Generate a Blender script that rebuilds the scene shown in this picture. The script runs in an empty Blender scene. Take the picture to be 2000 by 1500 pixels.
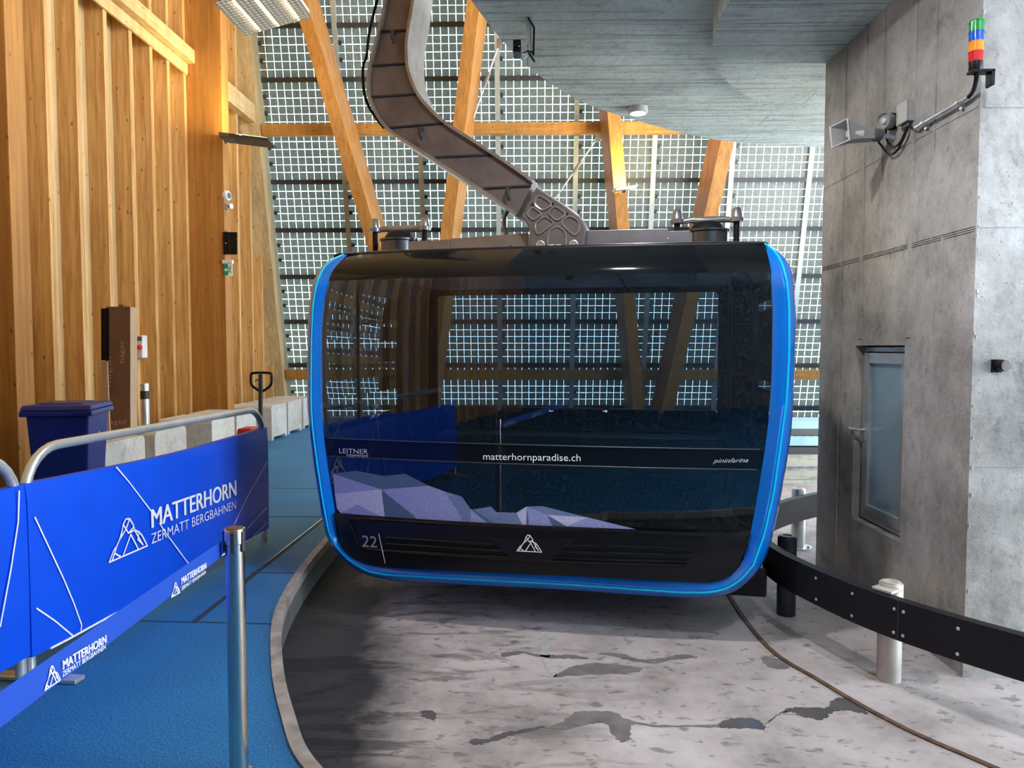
import bpy, bmesh, math, random
import numpy as np
from mathutils import Vector, Matrix
random.seed(7)
SC = bpy.context.scene
COL = SC.collection
rad = math.radians

# ------------------------------------------------------------------ camera
F = 1450.0
PITCH, YAW = rad(2.84), rad(1.19)
CAM = np.array([0, 0, 1.6])
cd = bpy.data.cameras.new('camera'); cam = bpy.data.objects.new('camera', cd); COL.objects.link(cam)
cam.location = CAM; cam.rotation_euler = (math.pi/2 - PITCH, 0, YAW)
cd.sensor_width = 36; cd.lens = 36*F/2000; cd.clip_start = .05; cd.clip_end = 200
SC.camera = cam
# ------------------------------------------------------------------ world, lights, exposure
W = bpy.data.worlds.new('sky'); SC.world = W; W.use_nodes = True
bg = W.node_tree.nodes['Background']; bg.inputs[1].default_value = 12.0
# bright overcast sky over sunlit snow
_tc = W.node_tree.nodes.new('ShaderNodeTexCoord'); _sx = W.node_tree.nodes.new('ShaderNodeSeparateXYZ'); _rp = W.node_tree.nodes.new('ShaderNodeValToRGB')
W.node_tree.links.new(_tc.outputs['Generated'], _sx.inputs[0]); W.node_tree.links.new(_sx.outputs[2], _rp.inputs[0]); W.node_tree.links.new(_rp.outputs[0], bg.inputs[0])
_mr = W.node_tree.nodes.new('ShaderNodeMapRange'); _mr.inputs['From Min'].default_value = -.25; _mr.inputs['From Max'].default_value = .25
W.node_tree.links.new(_sx.outputs[2], _mr.inputs[0]); W.node_tree.links.new(_mr.outputs[0], _rp.inputs[0])
_rp.color_ramp.elements[0].color = (1, 1, 1, 1); _rp.color_ramp.elements[1].color = (.50, .58, .68, 1)
SC.view_settings.view_transform = 'Standard'; SC.view_settings.look = 'None'
SC.view_settings.exposure = .6; SC.view_settings.gamma = 1.0; SC.view_settings.use_curve_mapping = False
SC.cycles.max_bounces = 10; SC.cycles.transparent_max_bounces = 24
SC.cycles.diffuse_bounces = 6; SC.cycles.glossy_bounces = 4
SC.cycles.caustics_reflective = False; SC.cycles.caustics_refractive = False
SC.cycles.sample_clamp_indirect = 6.0
try:
    SC.cycles.use_denoising = True; SC.cycles.denoiser = 'OPENIMAGEDENOISE'
except Exception: pass

# measuring: a pixel of the photograph turned into a place in the room
_f = np.array([-math.sin(YAW)*math.cos(PITCH), math.cos(YAW)*math.cos(PITCH), -math.sin(PITCH)])
_r = np.array([math.cos(YAW), math.sin(YAW), 0]); _u = np.cross(_r, _f)
def ray(x, y): return _f + _r*(x-1000)/F - _u*(y-750)/F
def onX(x, y, X): d = ray(x, y); return CAM + d*X/d[0]
def onY(x, y, Y): d = ray(x, y); return CAM + d*Y/d[1]
def onZ(x, y, Z): d = ray(x, y); return CAM + d*(Z-1.6)/d[2]
SL = .249
def onF(x, y, Y0=16.9):
    d = ray(x, y); return CAM + d*((Y0 - SL*1.6)/(d[1] + SL*d[2]))

# ------------------------------------------------------------------ materials
def new_mat(name):
    m = bpy.data.materials.new(name); m.use_nodes = True
    nt = m.node_tree; b = nt.nodes['Principled BSDF']
    return m, nt, b
def N(nt, t, **kw):
    n = nt.nodes.new(t)
    for k, v in kw.items():
        if k in n.inputs: n.inputs[k].default_value = v
        else: setattr(n, k, v)
    return n
def L(nt, a, b): nt.links.new(a, b)
def ramp(nt, src, stops):
    r = nt.nodes.new('ShaderNodeValToRGB'); L(nt, src, r.inputs[0])
    e = r.color_ramp.elements
    while len(e) > 1: e.remove(e[-1])
    e[0].position = stops[0][0]; e[0].color = (*stops[0][1], 1)
    for p, c in stops[1:]:
        x = e.new(p); x.color = (*c, 1)
    return r
def mixc(nt, fac, a, b, mode='MIX'):
    m = nt.nodes.new('ShaderNodeMix'); m.data_type = 'RGBA'; m.blend_type = mode
    for s, v in ((m.inputs[0], fac), (m.inputs[6], a), (m.inputs[7], b)):
        if hasattr(v, 'is_output'): L(nt, v, s)
        else: s.default_value = v if not isinstance(v, tuple) else ((*v, 1) if len(v) == 3 else v)
    return m.outputs[2]
def coords(nt, scale=(1, 1, 1), obj=False):
    if obj: s = nt.nodes.new('ShaderNodeTexCoord').outputs['Object']
    else: s = nt.nodes.new('ShaderNodeNewGeometry').outputs['Position']
    m = nt.nodes.new('ShaderNodeMapping'); m.inputs['Scale'].default_value = scale
    L(nt, s, m.inputs[0]); return m.outputs[0]
def bump(nt, b, h, strength=.2, dist=.01):
    n = N(nt, 'ShaderNodeBump', Strength=strength, Distance=dist); L(nt, h, n.inputs['Height']); L(nt, n.outputs[0], b.inputs['Normal'])
def plain(name, col, rough=.5, metal=0, var=.12, scale=6, bmp=0, spec=.5, coat=0):
    m, nt, b = new_mat(name)
    n = N(nt, 'ShaderNodeTexNoise', Scale=scale, Detail=5.0); L(nt, coords(nt), n.inputs['Vector'])
    lo = tuple(c*(1-var) for c in col); hi = tuple(min(1, c*(1+var)) for c in col)
    r = ramp(nt, n.outputs[0], [(.3, lo), (.7, hi)]); L(nt, r.outputs[0], b.inputs['Base Color'])
    b.inputs['Roughness'].default_value = rough; b.inputs['Metallic'].default_value = metal
    b.inputs['Specular IOR Level'].default_value = spec; b.inputs['Coat Weight'].default_value = coat
    if bmp: bump(nt, b, n.outputs[0], bmp)
    return m
def wood(name, base, dark, scale=(14, 14, .9), knot=True, rough=.55):
    m, nt, b = new_mat(name)
    n = N(nt, 'ShaderNodeTexNoise', Scale=1.6, Detail=6.0, Distortion=.6); L(nt, coords(nt, scale), n.inputs['Vector'])
    r = ramp(nt, n.outputs[0], [(.3, dark), (.62, base)])
    c = r.outputs[0]
    # lamella tone
    n2 = N(nt, 'ShaderNodeTexNoise', Scale=.9, Detail=1.0); L(nt, coords(nt, (9, 9, .12)), n2.inputs['Vector'])
    r2 = ramp(nt, n2.outputs[0], [(.35, (.8, .78, .74)), (.65, (1, 1, 1))]); c = mixc(nt, 1.0, c, r2.outputs[0], 'MULTIPLY')
    if knot:
        s = tuple(8.5 if v > 3 else 3.6 for v in scale)
        v = N(nt, 'ShaderNodeTexVoronoi', Scale=1.0, Randomness=1.0); L(nt, coords(nt, s), v.inputs['Vector'])
        rk = ramp(nt, v.outputs['Distance'], [(.05, (1, 1, 1)), (.115, (0, 0, 0))])
        c = mixc(nt, rk.outputs[0], c, (.16, .055, .015))
    L(nt, c, b.inputs['Base Color']); b.inputs['Roughness'].default_value = rough
    bump(nt, b, n.outputs[0], .08)
    return m
def concrete(name, lo, hi, board=None, rough=.8, stain=.5, pits=True):
    """board: (axis scale tuple) formwork boards"""
    m, nt, b = new_mat(name)
    n = N(nt, 'ShaderNodeTexNoise', Scale=1.3, Detail=10.0, Roughness=.65); L(nt, coords(nt), n.inputs['Vector'])
    c = ramp(nt, n.outputs[0], [(.32, lo), (.68, hi)]).outputs[0]
    if board:
        g = N(nt, 'ShaderNodeTexNoise', Scale=1.0, Detail=8.0, Roughness=.7); L(nt, coords(nt, board[0]), g.inputs['Vector'])
        gr = ramp(nt, g.outputs[0], [(.36, (.42, .42, .42)), (.5, (1, 1, 1))]); c = mixc(nt, .8, c, gr.outputs[0], 'MULTIPLY')
        br = N(nt, 'ShaderNodeTexBrick', Scale=1.0); br.offset = .37
        for k, v in (('Mortar Size', .006), ('Brick Width', board[2]), ('Row Height', board[3]), ('Mortar Smooth', .2)): br.inputs[k].default_value = v
        br.inputs['Color1'].default_value = (1, 1, 1, 1); br.inputs['Color2'].default_value = (.82, .84, .84, 1); br.inputs['Mortar'].default_value = (.3, .3, .3, 1)
        mp = nt.nodes.new('ShaderNodeMapping'); mp.inputs['Rotation'].default_value = board[1]
        L(nt, nt.nodes.new('ShaderNodeNewGeometry').outputs['Position'], mp.inputs[0]); L(nt, mp.outputs[0], br.inputs['Vector'])
        c = mixc(nt, .75, c, br.outputs[0], 'MULTIPLY')
    n2 = N(nt, 'ShaderNodeTexNoise', Scale=3.2, Detail=9.0, Roughness=.75, Distortion=.5); L(nt, coords(nt), n2.inputs['Vector'])
    st = ramp(nt, n2.outputs[0], [(.30, (.35, .34, .32)), (.43, (1, 1, 1))]); c = mixc(nt, stain, c, st.outputs[0], 'MULTIPLY')
    if pits:
        fn = N(nt, 'ShaderNodeTexNoise', Scale=14.0, Detail=10.0, Roughness=.8); L(nt, coords(nt, (1, 1, .55)), fn.inputs['Vector'])
        fr_ = ramp(nt, fn.outputs[0], [(.34, (.62, .61, .6)), (.5, (1, 1, 1)), (.64, (1.0, 1.0, 1.0))]); c = mixc(nt, .8, c, fr_.outputs[0], 'MULTIPLY')
        bn_ = N(nt, 'ShaderNodeTexNoise', Scale=.55, Detail=5.0); L(nt, coords(nt, (1, 1, .6)), bn_.inputs['Vector'])
        br_ = ramp(nt, bn_.outputs[0], [(.45, (1, 1, 1)), (.68, (1.0, .86, .66))]); c = mixc(nt, .4, c, br_.outputs[0], 'MULTIPLY')
        v = N(nt, 'ShaderNodeTexVoronoi', Scale=23.0); L(nt, coords(nt), v.inputs['Vector'])
        rk = ramp(nt, v.outputs['Distance'], [(.07, (1, 1, 1)), (.13, (0, 0, 0))]); c = mixc(nt, mul(nt, rk.outputs[0], .55), c, (.05, .05, .05))
    L(nt, c, b.inputs['Base Color']); b.inputs['Roughness'].default_value = rough
    n3 = N(nt, 'ShaderNodeTexNoise', Scale=28.0, Detail=8.0, Roughness=.7); L(nt, coords(nt), n3.inputs['Vector'])
    bump(nt, b, n3.outputs[0], .6, .015)
    return m
def mul(nt, a, k):
    m = nt.nodes.new('ShaderNodeMath'); m.operation = 'MULTIPLY'; L(nt, a, m.inputs[0]); m.inputs[1].default_value = k; return m.outputs[0]
def glassmat(name, tint, ior=1.5, rough=0.0, film=None):
    m, nt, b = new_mat(name); nt.nodes.remove(b)
    t = N(nt, 'ShaderNodeBsdfTransparent'); t.inputs[0].default_value = (*tint, 1)
    g = N(nt, 'ShaderNodeBsdfGlossy'); g.inputs['Roughness'].default_value = rough
    fr = N(nt, 'ShaderNodeFresnel', IOR=ior); mx = N(nt, 'ShaderNodeMixShader')
    src = t.outputs[0]
    if film:
        d = N(nt, 'ShaderNodeBsdfDiffuse'); d.inputs[0].default_value = (*film, 1)
        n = N(nt, 'ShaderNodeTexNoise', Scale=60.0, Detail=4.0); L(nt, coords(nt), n.inputs['Vector'])
        k = ramp(nt, n.outputs[0], [(.45, (.02, .02, .02)), (.75, (.22, .22, .22))])
        m2 = N(nt, 'ShaderNodeMixShader'); L(nt, k.outputs[0], m2.inputs[0]); L(nt, src, m2.inputs[1]); L(nt, d.outputs[0], m2.inputs[2]); src = m2.outputs[0]
    L(nt, fr.outputs[0], mx.inputs[0]); L(nt, src, mx.inputs[1]); L(nt, g.outputs[0], mx.inputs[2])
    L(nt, mx.outputs[0], nt.nodes['Material Output'].inputs[0])
    return m
def emit(name, col, s):
    m, nt, b = new_mat(name); b.inputs['Base Color'].default_value = (*col, 1)
    b.inputs['Emission Color'].default_value = (*col, 1); b.inputs['Emission Strength'].default_value = s
    return m

M = {}
M['wood'] = wood('spruce', (.74, .455, .175), (.50, .25, .072))
M['glulam'] = wood('glulam', (.52, .245, .052), (.40, .165, .03))
M['beamx'] = wood('glulam_beam', (.54, .28, .065), (.42, .19, .04), scale=(.9, 14, 14))
M['beamy'] = wood('timber_beam', (.68, .49, .23), (.55, .36, .14), scale=(14, .9, 14))
M['plank'] = wood('panel_board', (.68, .52, .28), (.55, .38, .17))
M['slab'] = concrete('board_formed_concrete', (.58, .67, .61), (.84, .94, .87), board=((.9, 16, 16), (0, 0, 0), 4.1, .34), stain=.4)
M['pillar'] = concrete('pillar_concrete', (.20, .20, .195), (.64, .65, .65), stain=.75)
M['block'] = concrete('block_concrete', (.50, .51, .48), (.72, .73, .70), stain=.35)
M['parapet'] = concrete('parapet_concrete', (.38, .40, .34), (.55, .56, .48), board=((1.2, 1, 14), (rad(-90), 0, 0), 1.3, .17), stain=.3)
M['steel'] = plain('galvanised_steel', (.62, .64, .65), .3, .65, .12, 9)
M['stainless'] = plain('brushed_stainless', (.66, .62, .55), .22, 1.0, .06, 14)
M['darksteel'] = plain('dark_steel', (.05, .05, .055), .45, .3)
M['black'] = plain('black_gloss', (.005, .006, .008), .08, 0, .1, 4, spec=.3)
M['blackmatt'] = plain('black_matt', (.007, .007, .010), .36, spec=.25)
M['rubber'] = plain('black_rubber', (.012, .012, .016), .55, bmp=.05, spec=.2)
M['blue'] = plain('blue_paint', (.002, .19, .78), .16, .15, .04, 3, coat=.6)
M['cyan'] = plain('painted_highlight', (.0, .62, .95), .25, 0, .02)
M['white'] = plain('white_print', (.88, .9, .92), .5, 0, .03)
M['silver'] = plain('silver_print', (.62, .64, .68), .35, .2, .05)
M['banner'] = plain('blue_banner', (.0, .075, .72), .42, 0, .06, 5, bmp=.06)
M['belt'] = plain('blue_belt', (.004, .06, .42), .6, 0, .06, 5)
M['binblue'] = plain('blue_plastic', (.005, .016, .21), .38, 0, .1, 4)
M['card'] = plain('brown_card', (.22, .115, .065), .85, 0, .1, 5)
M['cardlight'] = plain('pale_card', (.50, .36, .24), .85, 0, .08, 5)
M['red'] = plain('red_paint', (.55, .012, .015), .35)
M['grey'] = plain('grey_plastic', (.36, .37, .37), .45)
M['darkgrey'] = plain('dark_grey_plastic', (.12, .125, .13), .5)
M['lightgrey'] = plain('light_grey_plastic', (.72, .72, .7), .45)
M['rim'] = wood('kerb_rim', (.40, .38, .36), (.22, .20, .19), knot=False, scale=(6, 6, 6))
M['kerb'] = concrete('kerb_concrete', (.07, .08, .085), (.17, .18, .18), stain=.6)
M['rust'] = plain('rusty_edge', (.12, .07, .045), .8, .2, .5, 20)
M['joint'] = plain('joint_dark', (.02, .035, .05), .8)  # plain dark colour of the slot and joints
M['armsteel'] = plain('cast_arm_paint', (.17, .15, .155), .36, .35, .25, 5)
M['armedge'] = plain('arm_flange', (.34, .33, .33), .3, .5, .2, 9)
M['cupsteel'] = plain('damper_steel', (.13, .14, .17), .22, .8, .2, 5)
M['roofsteel'] = plain('roof_frame_steel', (.36, .36, .40), .3, .75, .2, 5)
M['seat'] = plain('seat_grey', (.035, .04, .05), .6)
M['interior'] = plain('interior_panel', (.33, .38, .44), .5)
M['wetdark'] = plain('puddle_water', (.11, .105, .11), .06, 0, .2, 8, spec=.5)
M['damp'] = plain('damp_concrete', (.185, .17, .17), .35, 0, .25, 12)
M['paleedge'] = plain('dried_patch', (.40, .42, .42), .7, 0, .15, 20)
M['green'] = plain('sign_green', (.0, .33, .16), .5)
M['brown'] = plain('brown_cap', (.10, .045, .02), .4)
M['yellow'] = plain('yellow_sticker', (.8, .55, .02), .5)
M['metalblue'] = plain('bluish_flashing', (.30, .50, .66), .3, .5, .08, 6)
M['corr'] = plain('dark_grating', (.09, .085, .085), .5, .3)
M['glass'] = glassmat('tinted_glass', (.25, .31, .37), 1.75, film=(.05, .09, .14))
M['sideglass'] = glassmat('rear_tinted_glass', (.40, .46, .52))
M['facestrip'] = plain('mullion_steel', (.50, .54, .50), .4, .4, .08, 6)
M['lampglow'] = emit('lamp_glow', (1, .82, .5), 5.0)
for n_, c_ in (('green', (.0, .30, .05)), ('blue', (.0, .09, .60)), ('orange', (.95, .30, .01)), ('red', (.62, .01, .02))):
    mm, nt, b = new_mat('lens_'+n_); b.inputs['Base Color'].default_value = (*c_, 1); b.inputs['Roughness'].default_value = .12
    w = N(nt, 'ShaderNodeTexWave', Scale=60.0); w.bands_direction = 'X'; L(nt, coords(nt), w.inputs['Vector']); bump(nt, b, w.outputs[0], .3)
    M['lens_'+n_] = mm

def floor_mat():
    m, nt, b = new_mat('blue_rubber_floor')
    n = N(nt, 'ShaderNodeTexNoise', Scale=110.0, Detail=4.0, Roughness=.7); L(nt, coords(nt), n.inputs['Vector'])
    c = ramp(nt, n.outputs[0], [(.36, (.003, .075, .22)), (.52, (.006, .18, .46)), (.68, (.04, .34, .66))]).outputs[0]
    n2 = N(nt, 'ShaderNodeTexNoise', Scale=1.1, Detail=6.0); L(nt, coords(nt), n2.inputs['Vector'])
    d = ramp(nt, n2.outputs[0], [(.35, (.72, .75, .78)), (.65, (1.0, 1.0, 1.0))]); c = mixc(nt, 1, c, d.outputs[0], 'MULTIPLY')
    L(nt, c, b.inputs['Base Color']); b.inputs['Roughness'].default_value = .62
    bump(nt, b, n.outputs[0], .35, .004)
    return m
M['bluefloor'] = floor_mat()
def pit_mat():
    m, nt, b = new_mat('worn_concrete_floor')
    n = N(nt, 'ShaderNodeTexNoise', Scale=1.6, Detail=10.0, Roughness=.68); L(nt, coords(nt), n.inputs['Vector'])
    c = ramp(nt, n.outputs[0], [(.3, (.24, .215, .215)), (.5, (.43, .39, .395)), (.72, (.57, .53, .54))]).outputs[0]
    # dark drips and spots
    n2 = N(nt, 'ShaderNodeTexNoise', Scale=9.0, Detail=6.0, Roughness=.6, Distortion=.4); L(nt, coords(nt, (1, 1.7, 1)), n2.inputs['Vector'])
    k = ramp(nt, n2.outputs[0], [(.585, (0, 0, 0)), (.64, (1, 1, 1))]); c = mixc(nt, mul(nt, k.outputs[0], .65), c, (.13, .12, .12))
    n4 = N(nt, 'ShaderNodeTexNoise', Scale=2.2, Detail=8.0, Roughness=.7, Distortion=1.2); L(nt, coords(nt, (.5, 1.8, 1)), n4.inputs['Vector'])
    k4 = ramp(nt, n4.outputs[0], [(.53, (0, 0, 0)), (.60, (1, 1, 1))])
    # region of long wet streaks left of the middle of the bay
    sx = nt.nodes.new('ShaderNodeSeparateXYZ'); L(nt, coords(nt), sx.inputs[0])
    xr = N(nt, 'ShaderNodeMapRange', **{'From Min': .9, 'From Max': -.6}); L(nt, sx.outputs[0], xr.inputs[0])
    mm = nt.nodes.new('ShaderNodeMath'); mm.operation = 'MULTIPLY'; L(nt, k4.outputs[0], mm.inputs[0]); L(nt, xr.outputs[0], mm.inputs[1])
    c = mixc(nt, mul(nt, mm.outputs[0], .75), c, (.10, .09, .09))
    # shade along the kerb painted into the floor colour, ragged edge
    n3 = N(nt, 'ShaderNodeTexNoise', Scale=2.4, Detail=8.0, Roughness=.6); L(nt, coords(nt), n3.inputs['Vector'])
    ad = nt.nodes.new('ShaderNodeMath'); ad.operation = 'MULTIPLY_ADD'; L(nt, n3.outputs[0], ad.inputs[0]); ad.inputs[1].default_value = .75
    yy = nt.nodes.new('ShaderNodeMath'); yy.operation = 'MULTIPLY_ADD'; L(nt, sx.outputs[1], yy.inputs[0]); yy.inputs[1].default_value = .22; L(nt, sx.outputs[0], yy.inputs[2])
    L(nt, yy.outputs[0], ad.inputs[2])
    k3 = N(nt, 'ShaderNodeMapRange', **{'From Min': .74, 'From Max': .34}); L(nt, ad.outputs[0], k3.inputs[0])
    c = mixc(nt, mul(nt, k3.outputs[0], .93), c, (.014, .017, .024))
    L(nt, c, b.inputs['Base Color'])
    b.inputs['Specular IOR Level'].default_value = .1
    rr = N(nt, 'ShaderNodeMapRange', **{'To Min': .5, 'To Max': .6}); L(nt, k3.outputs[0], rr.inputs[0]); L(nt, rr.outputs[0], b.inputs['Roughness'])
    n5 = N(nt, 'ShaderNodeTexNoise', Scale=45.0, Detail=5.0); L(nt, coords(nt), n5.inputs['Vector']); bump(nt, b, n5.outputs[0], .25, .008)
    return m
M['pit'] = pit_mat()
def pv_mat():
    """glass laminate with a grid of square cells; clear glass between the cells"""
    m, nt, b = new_mat('solar_cell_glass')
    tc = nt.nodes.new('ShaderNodeTexCoord'); s = nt.nodes.new('ShaderNodeSeparateXYZ'); L(nt, tc.outputs['Object'], s.inputs[0])
    def cell(out, pitch, gap):
        d = nt.nodes.new('ShaderNodeMath'); d.operation = 'DIVIDE'; L(nt, out, d.inputs[0]); d.inputs[1].default_value = pitch
        f = nt.nodes.new('ShaderNodeMath'); f.operation = 'FRACT'; L(nt, d.outputs[0], f.inputs[0])
        a = nt.nodes.new('ShaderNodeMath'); a.operation = 'SUBTRACT'; L(nt, f.outputs[0], a.inputs[0]); a.inputs[1].default_value = .5
        c = nt.nodes.new('ShaderNodeMath'); c.operation = 'ABSOLUTE'; L(nt, a.outputs[0], c.inputs[0])
        g = nt.nodes.new('ShaderNodeMath'); g.operation = 'LESS_THAN'; L(nt, c.outputs[0], g.inputs[0]); g.inputs[1].default_value = .5-gap/pitch/2
        return g.outputs[0], f.outputs[0]
    gx, fx = cell(s.outputs[0], .157, .0075); gy, fy = cell(s.outputs[2], .1526, .0075)
    mm = nt.nodes.new('ShaderNodeMath'); mm.operation = 'MULTIPLY'; L(nt, gx, mm.inputs[0]); L(nt, gy, mm.inputs[1])
    # fine bus bars inside the cells
    w = N(nt, 'ShaderNodeTexNoise', Scale=5.0, Detail=1.0); L(nt, coords(nt, (3, 3, 3)), w.inputs['Vector'])
    c = ramp(nt, w.outputs[0], [(.35, (.10, .095, .085)), (.65, (.12, .14, .13))]).outputs[0]
    L(nt, c, b.inputs['Base Color']); b.inputs['Roughness'].default_value = .3
    tr = N(nt, 'ShaderNodeBsdfTransparent'); tr.inputs[0].default_value = (.95, 1, .99, 1)
    t2 = N(nt, 'ShaderNodeBsdfTransparent'); t2.inputs[0].default_value = (.80, .95, .86, 1)
    thin = N(nt, 'ShaderNodeMixShader'); thin.inputs[0].default_value = .89; L(nt, t2.outputs[0], thin.inputs[1]); L(nt, b.outputs[0], thin.inputs[2])
    mx = N(nt, 'ShaderNodeMixShader'); L(nt, mm.outputs[0], mx.inputs[0]); L(nt, tr.outputs[0], mx.inputs[1]); L(nt, thin.outputs[0], mx.inputs[2])
    L(nt, mx.outputs[0], nt.nodes['Material Output'].inputs[0])
    return m
M['pv'] = pv_mat()
def speckle(name, col):
    m, nt, b = new_mat(name)
    n = N(nt, 'ShaderNodeTexNoise', Scale=260.0, Detail=2.0); L(nt, coords(nt), n.inputs['Vector'])
    c = ramp(nt, n.outputs[0], [(.35, tuple(.72*x for x in col)), (.6, col), (.72, tuple(min(1, 1.8*x+.1) for x in col))])
    L(nt, c.outputs[0], b.inputs['Base Color']); b.inputs['Roughness'].default_value = .35
    return m
M['mur1'] = speckle('mural_pale', (.56, .56, .84)); M['mur2'] = speckle('mural_mid', (.30, .33, .64)); M['mur3'] = speckle('mural_dark', (.085, .14, .24))
M['mur4'] = speckle('mural_slate', (.17, .22, .42))

# ------------------------------------------------------------------ mesh builder
def wloc(o):
    v = Vector((0, 0, 0))
    while o is not None: v = v + o.location; o = o.parent
    return v
class MB:
    def __init__(s): s.v = []; s.f = []; s.m = []
    def add(s, vs, fs, mi=0):
        k = len(s.v); s.v += [tuple(map(float, p)) for p in vs]; s.f += [tuple(i+k for i in f) for f in fs]; s.m += [mi]*len(fs); return s
    def box(s, a, b, mi=0):
        x0, y0, z0 = a; x1, y1, z1 = b
        return s.hexa([(x0, y0, z0), (x1, y0, z0), (x1, y1, z0), (x0, y1, z0), (x0, y0, z1), (x1, y0, z1), (x1, y1, z1), (x0, y1, z1)], mi)
    def hexa(s, p, mi=0): return s.add(p, [(3, 2, 1, 0), (4, 5, 6, 7), (0, 1, 5, 4), (1, 2, 6, 5), (2, 3, 7, 6), (3, 0, 4, 7)], mi)
    def obox(s, c, ax, ay, az, mi=0):
        c, ax, ay, az = map(np.array, (c, ax, ay, az))
        return s.hexa([c-ax-ay-az, c+ax-ay-az, c+ax+ay-az, c-ax+ay-az, c-ax-ay+az, c+ax-ay+az, c+ax+ay+az, c-ax+ay+az], mi)
    def prism(s, poly, off, mi=0):
        n = len(poly); P = [np.array(p, float) for p in poly]; Q = [p+np.array(off, float) for p in P]
        return s.add(P+Q, [tuple(range(n-1, -1, -1)), tuple(range(n, 2*n))]+[(i, (i+1) % n, n+(i+1) % n, n+i) for i in range(n)], mi)
    def tube(s, path, r, n=12, closed=False, mi=0, caps=True):
        P = [Vector(p) for p in path]; k = len(P); R = r if isinstance(r, (list, tuple)) else [r]*k
        vs = []; up = None
        for i, p in enumerate(P):
            a = P[(i-1) % k] if (closed or i > 0) else p; b = P[(i+1) % k] if (closed or i < k-1) else p
            t = (b-a).normalized()
            if up is None:
                up = t.orthogonal().normalized()
            up = (up - t*up.dot(t)).normalized(); sd = t.cross(up)
            for j in range(n):
                an = 2*math.pi*j/n; vs.append(p+(up*math.cos(an)+sd*math.sin(an))*R[i])
        fs = []
        for i in range(k if closed else k-1):
            for j in range(n): fs.append((i*n+j, i*n+(j+1) % n, ((i+1) % k)*n+(j+1) % n, ((i+1) % k)*n+j))
        if caps and not closed: fs += [tuple(range(n-1, -1, -1)), tuple((k-1)*n+j for j in range(n))]
        return s.add(vs, fs, mi)
    def cyl(s, a, b, r0, r1=None, n=24, mi=0): return s.tube([a, b], [r0, r0 if r1 is None else r1], n, mi=mi)
    def lathe(s, c, prof, n=28, axis=(0, 0, 1), mi=0):
        ax = Vector(axis).normalized(); u = ax.orthogonal().normalized(); w = ax.cross(u); c = Vector(c); vs = []
        for r, h in prof:
            for j in range(n):
                an = 2*math.pi*j/n; vs.append(c+ax*h+(u*math.cos(an)+w*math.sin(an))*max(r, 1e-4))
        k = len(prof); fs = [(i*n+j, i*n+(j+1) % n, (i+1)*n+(j+1) % n, (i+1)*n+j) for i in range(k-1) for j in range(n)]
        fs += [tuple(range(n-1, -1, -1)), tuple((k-1)*n+j for j in range(n))]
        return s.add(vs, fs, mi)
    def grid(s, rows, mi=0):
        k = len(rows[0]); vs = [p for r in rows for p in r]
        return s.add(vs, [(i*k+j, i*k+j+1, (i+1)*k+j+1, (i+1)*k+j) for i in range(len(rows)-1) for j in range(k-1)], mi)
    def ribbon(s, pts, nrm, w, mi=0, t=0.0):
        """flat stroke of width w along pts on a plane with normal nrm"""
        nrm = np.array(nrm, float)
        for a, b in zip(pts[:-1], pts[1:]):
            a = np.array(a); b = np.array(b); d = b-a; ln = np.linalg.norm(d)
            if ln < 1e-9: continue
            d = d/ln; sd = np.cross(nrm, d)*w/2; e = d*w*.35
            s.add([a-sd-e, b-sd+e, b+sd+e, a+sd-e], [(0, 1, 2, 3)], mi)
        return s
    def build(s, name, mats, parent=None, smooth=False, bevel=0, origin=None, recalc=True, solid=0):
        if not isinstance(mats, (list, tuple)): mats = [mats]
        vs = np.array(s.v)
        if parent is not None: o0 = np.array(wloc(parent))
        elif origin is not None: o0 = np.array(origin)
        else:
            lo, hi = vs.min(0), vs.max(0); o0 = np.array([(lo[0]+hi[0])/2, (lo[1]+hi[1])/2, lo[2]])
        me = bpy.data.meshes.new(name); me.from_pydata([tuple(p) for p in (vs-o0)], [], s.f)
        for m in mats: me.materials.append(M[m] if isinstance(m, str) else m)
        me.polygons.foreach_set('material_index', s.m)
        if recalc:
            bm = bmesh.new(); bm.from_mesh(me); bmesh.ops.recalc_face_normals(bm, faces=bm.faces); bm.to_mesh(me); bm.free()
        if smooth:
            me.polygons.foreach_set('use_smooth', [True]*len(me.polygons)); me.set_sharp_from_angle(angle=rad(38))
        me.update()
        o = bpy.data.objects.new(name, me); COL.objects.link(o)
        if parent is not None: o.parent = parent
        else: o.location = o0
        if solid:
            md = o.modifiers.new('solid', 'SOLIDIFY'); md.thickness = solid; md.offset = 1
        if bevel:
            md = o.modifiers.new('bevel', 'BEVEL'); md.width = bevel; md.segments = 2; md.limit_method = 'ANGLE'; md.angle_limit = rad(40)
        return o
def tag(o, label=None, cat=None, group=None, kind=None):
    if label: o['label'] = label
    if cat: o['category'] = cat
    if group: o['group'] = group
    if kind: o['kind'] = kind
    return o
def thing(name, loc, label, cat, group=None):
    o = bpy.data.objects.new(name, None); COL.objects.link(o); o.location = loc; o.empty_display_size = .1
    return tag(o, label, cat, group)
def dup(root, loc, label=None, group=None):
    r = root.copy(); COL.objects.link(r); r.location = loc
    if label: r['label'] = label
    for ch in list(root.children):
        c = ch.copy(); COL.objects.link(c); c.parent = r
        for g in list(ch.children):
            d = g.copy(); COL.objects.link(d); d.parent = c
    return r
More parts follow.
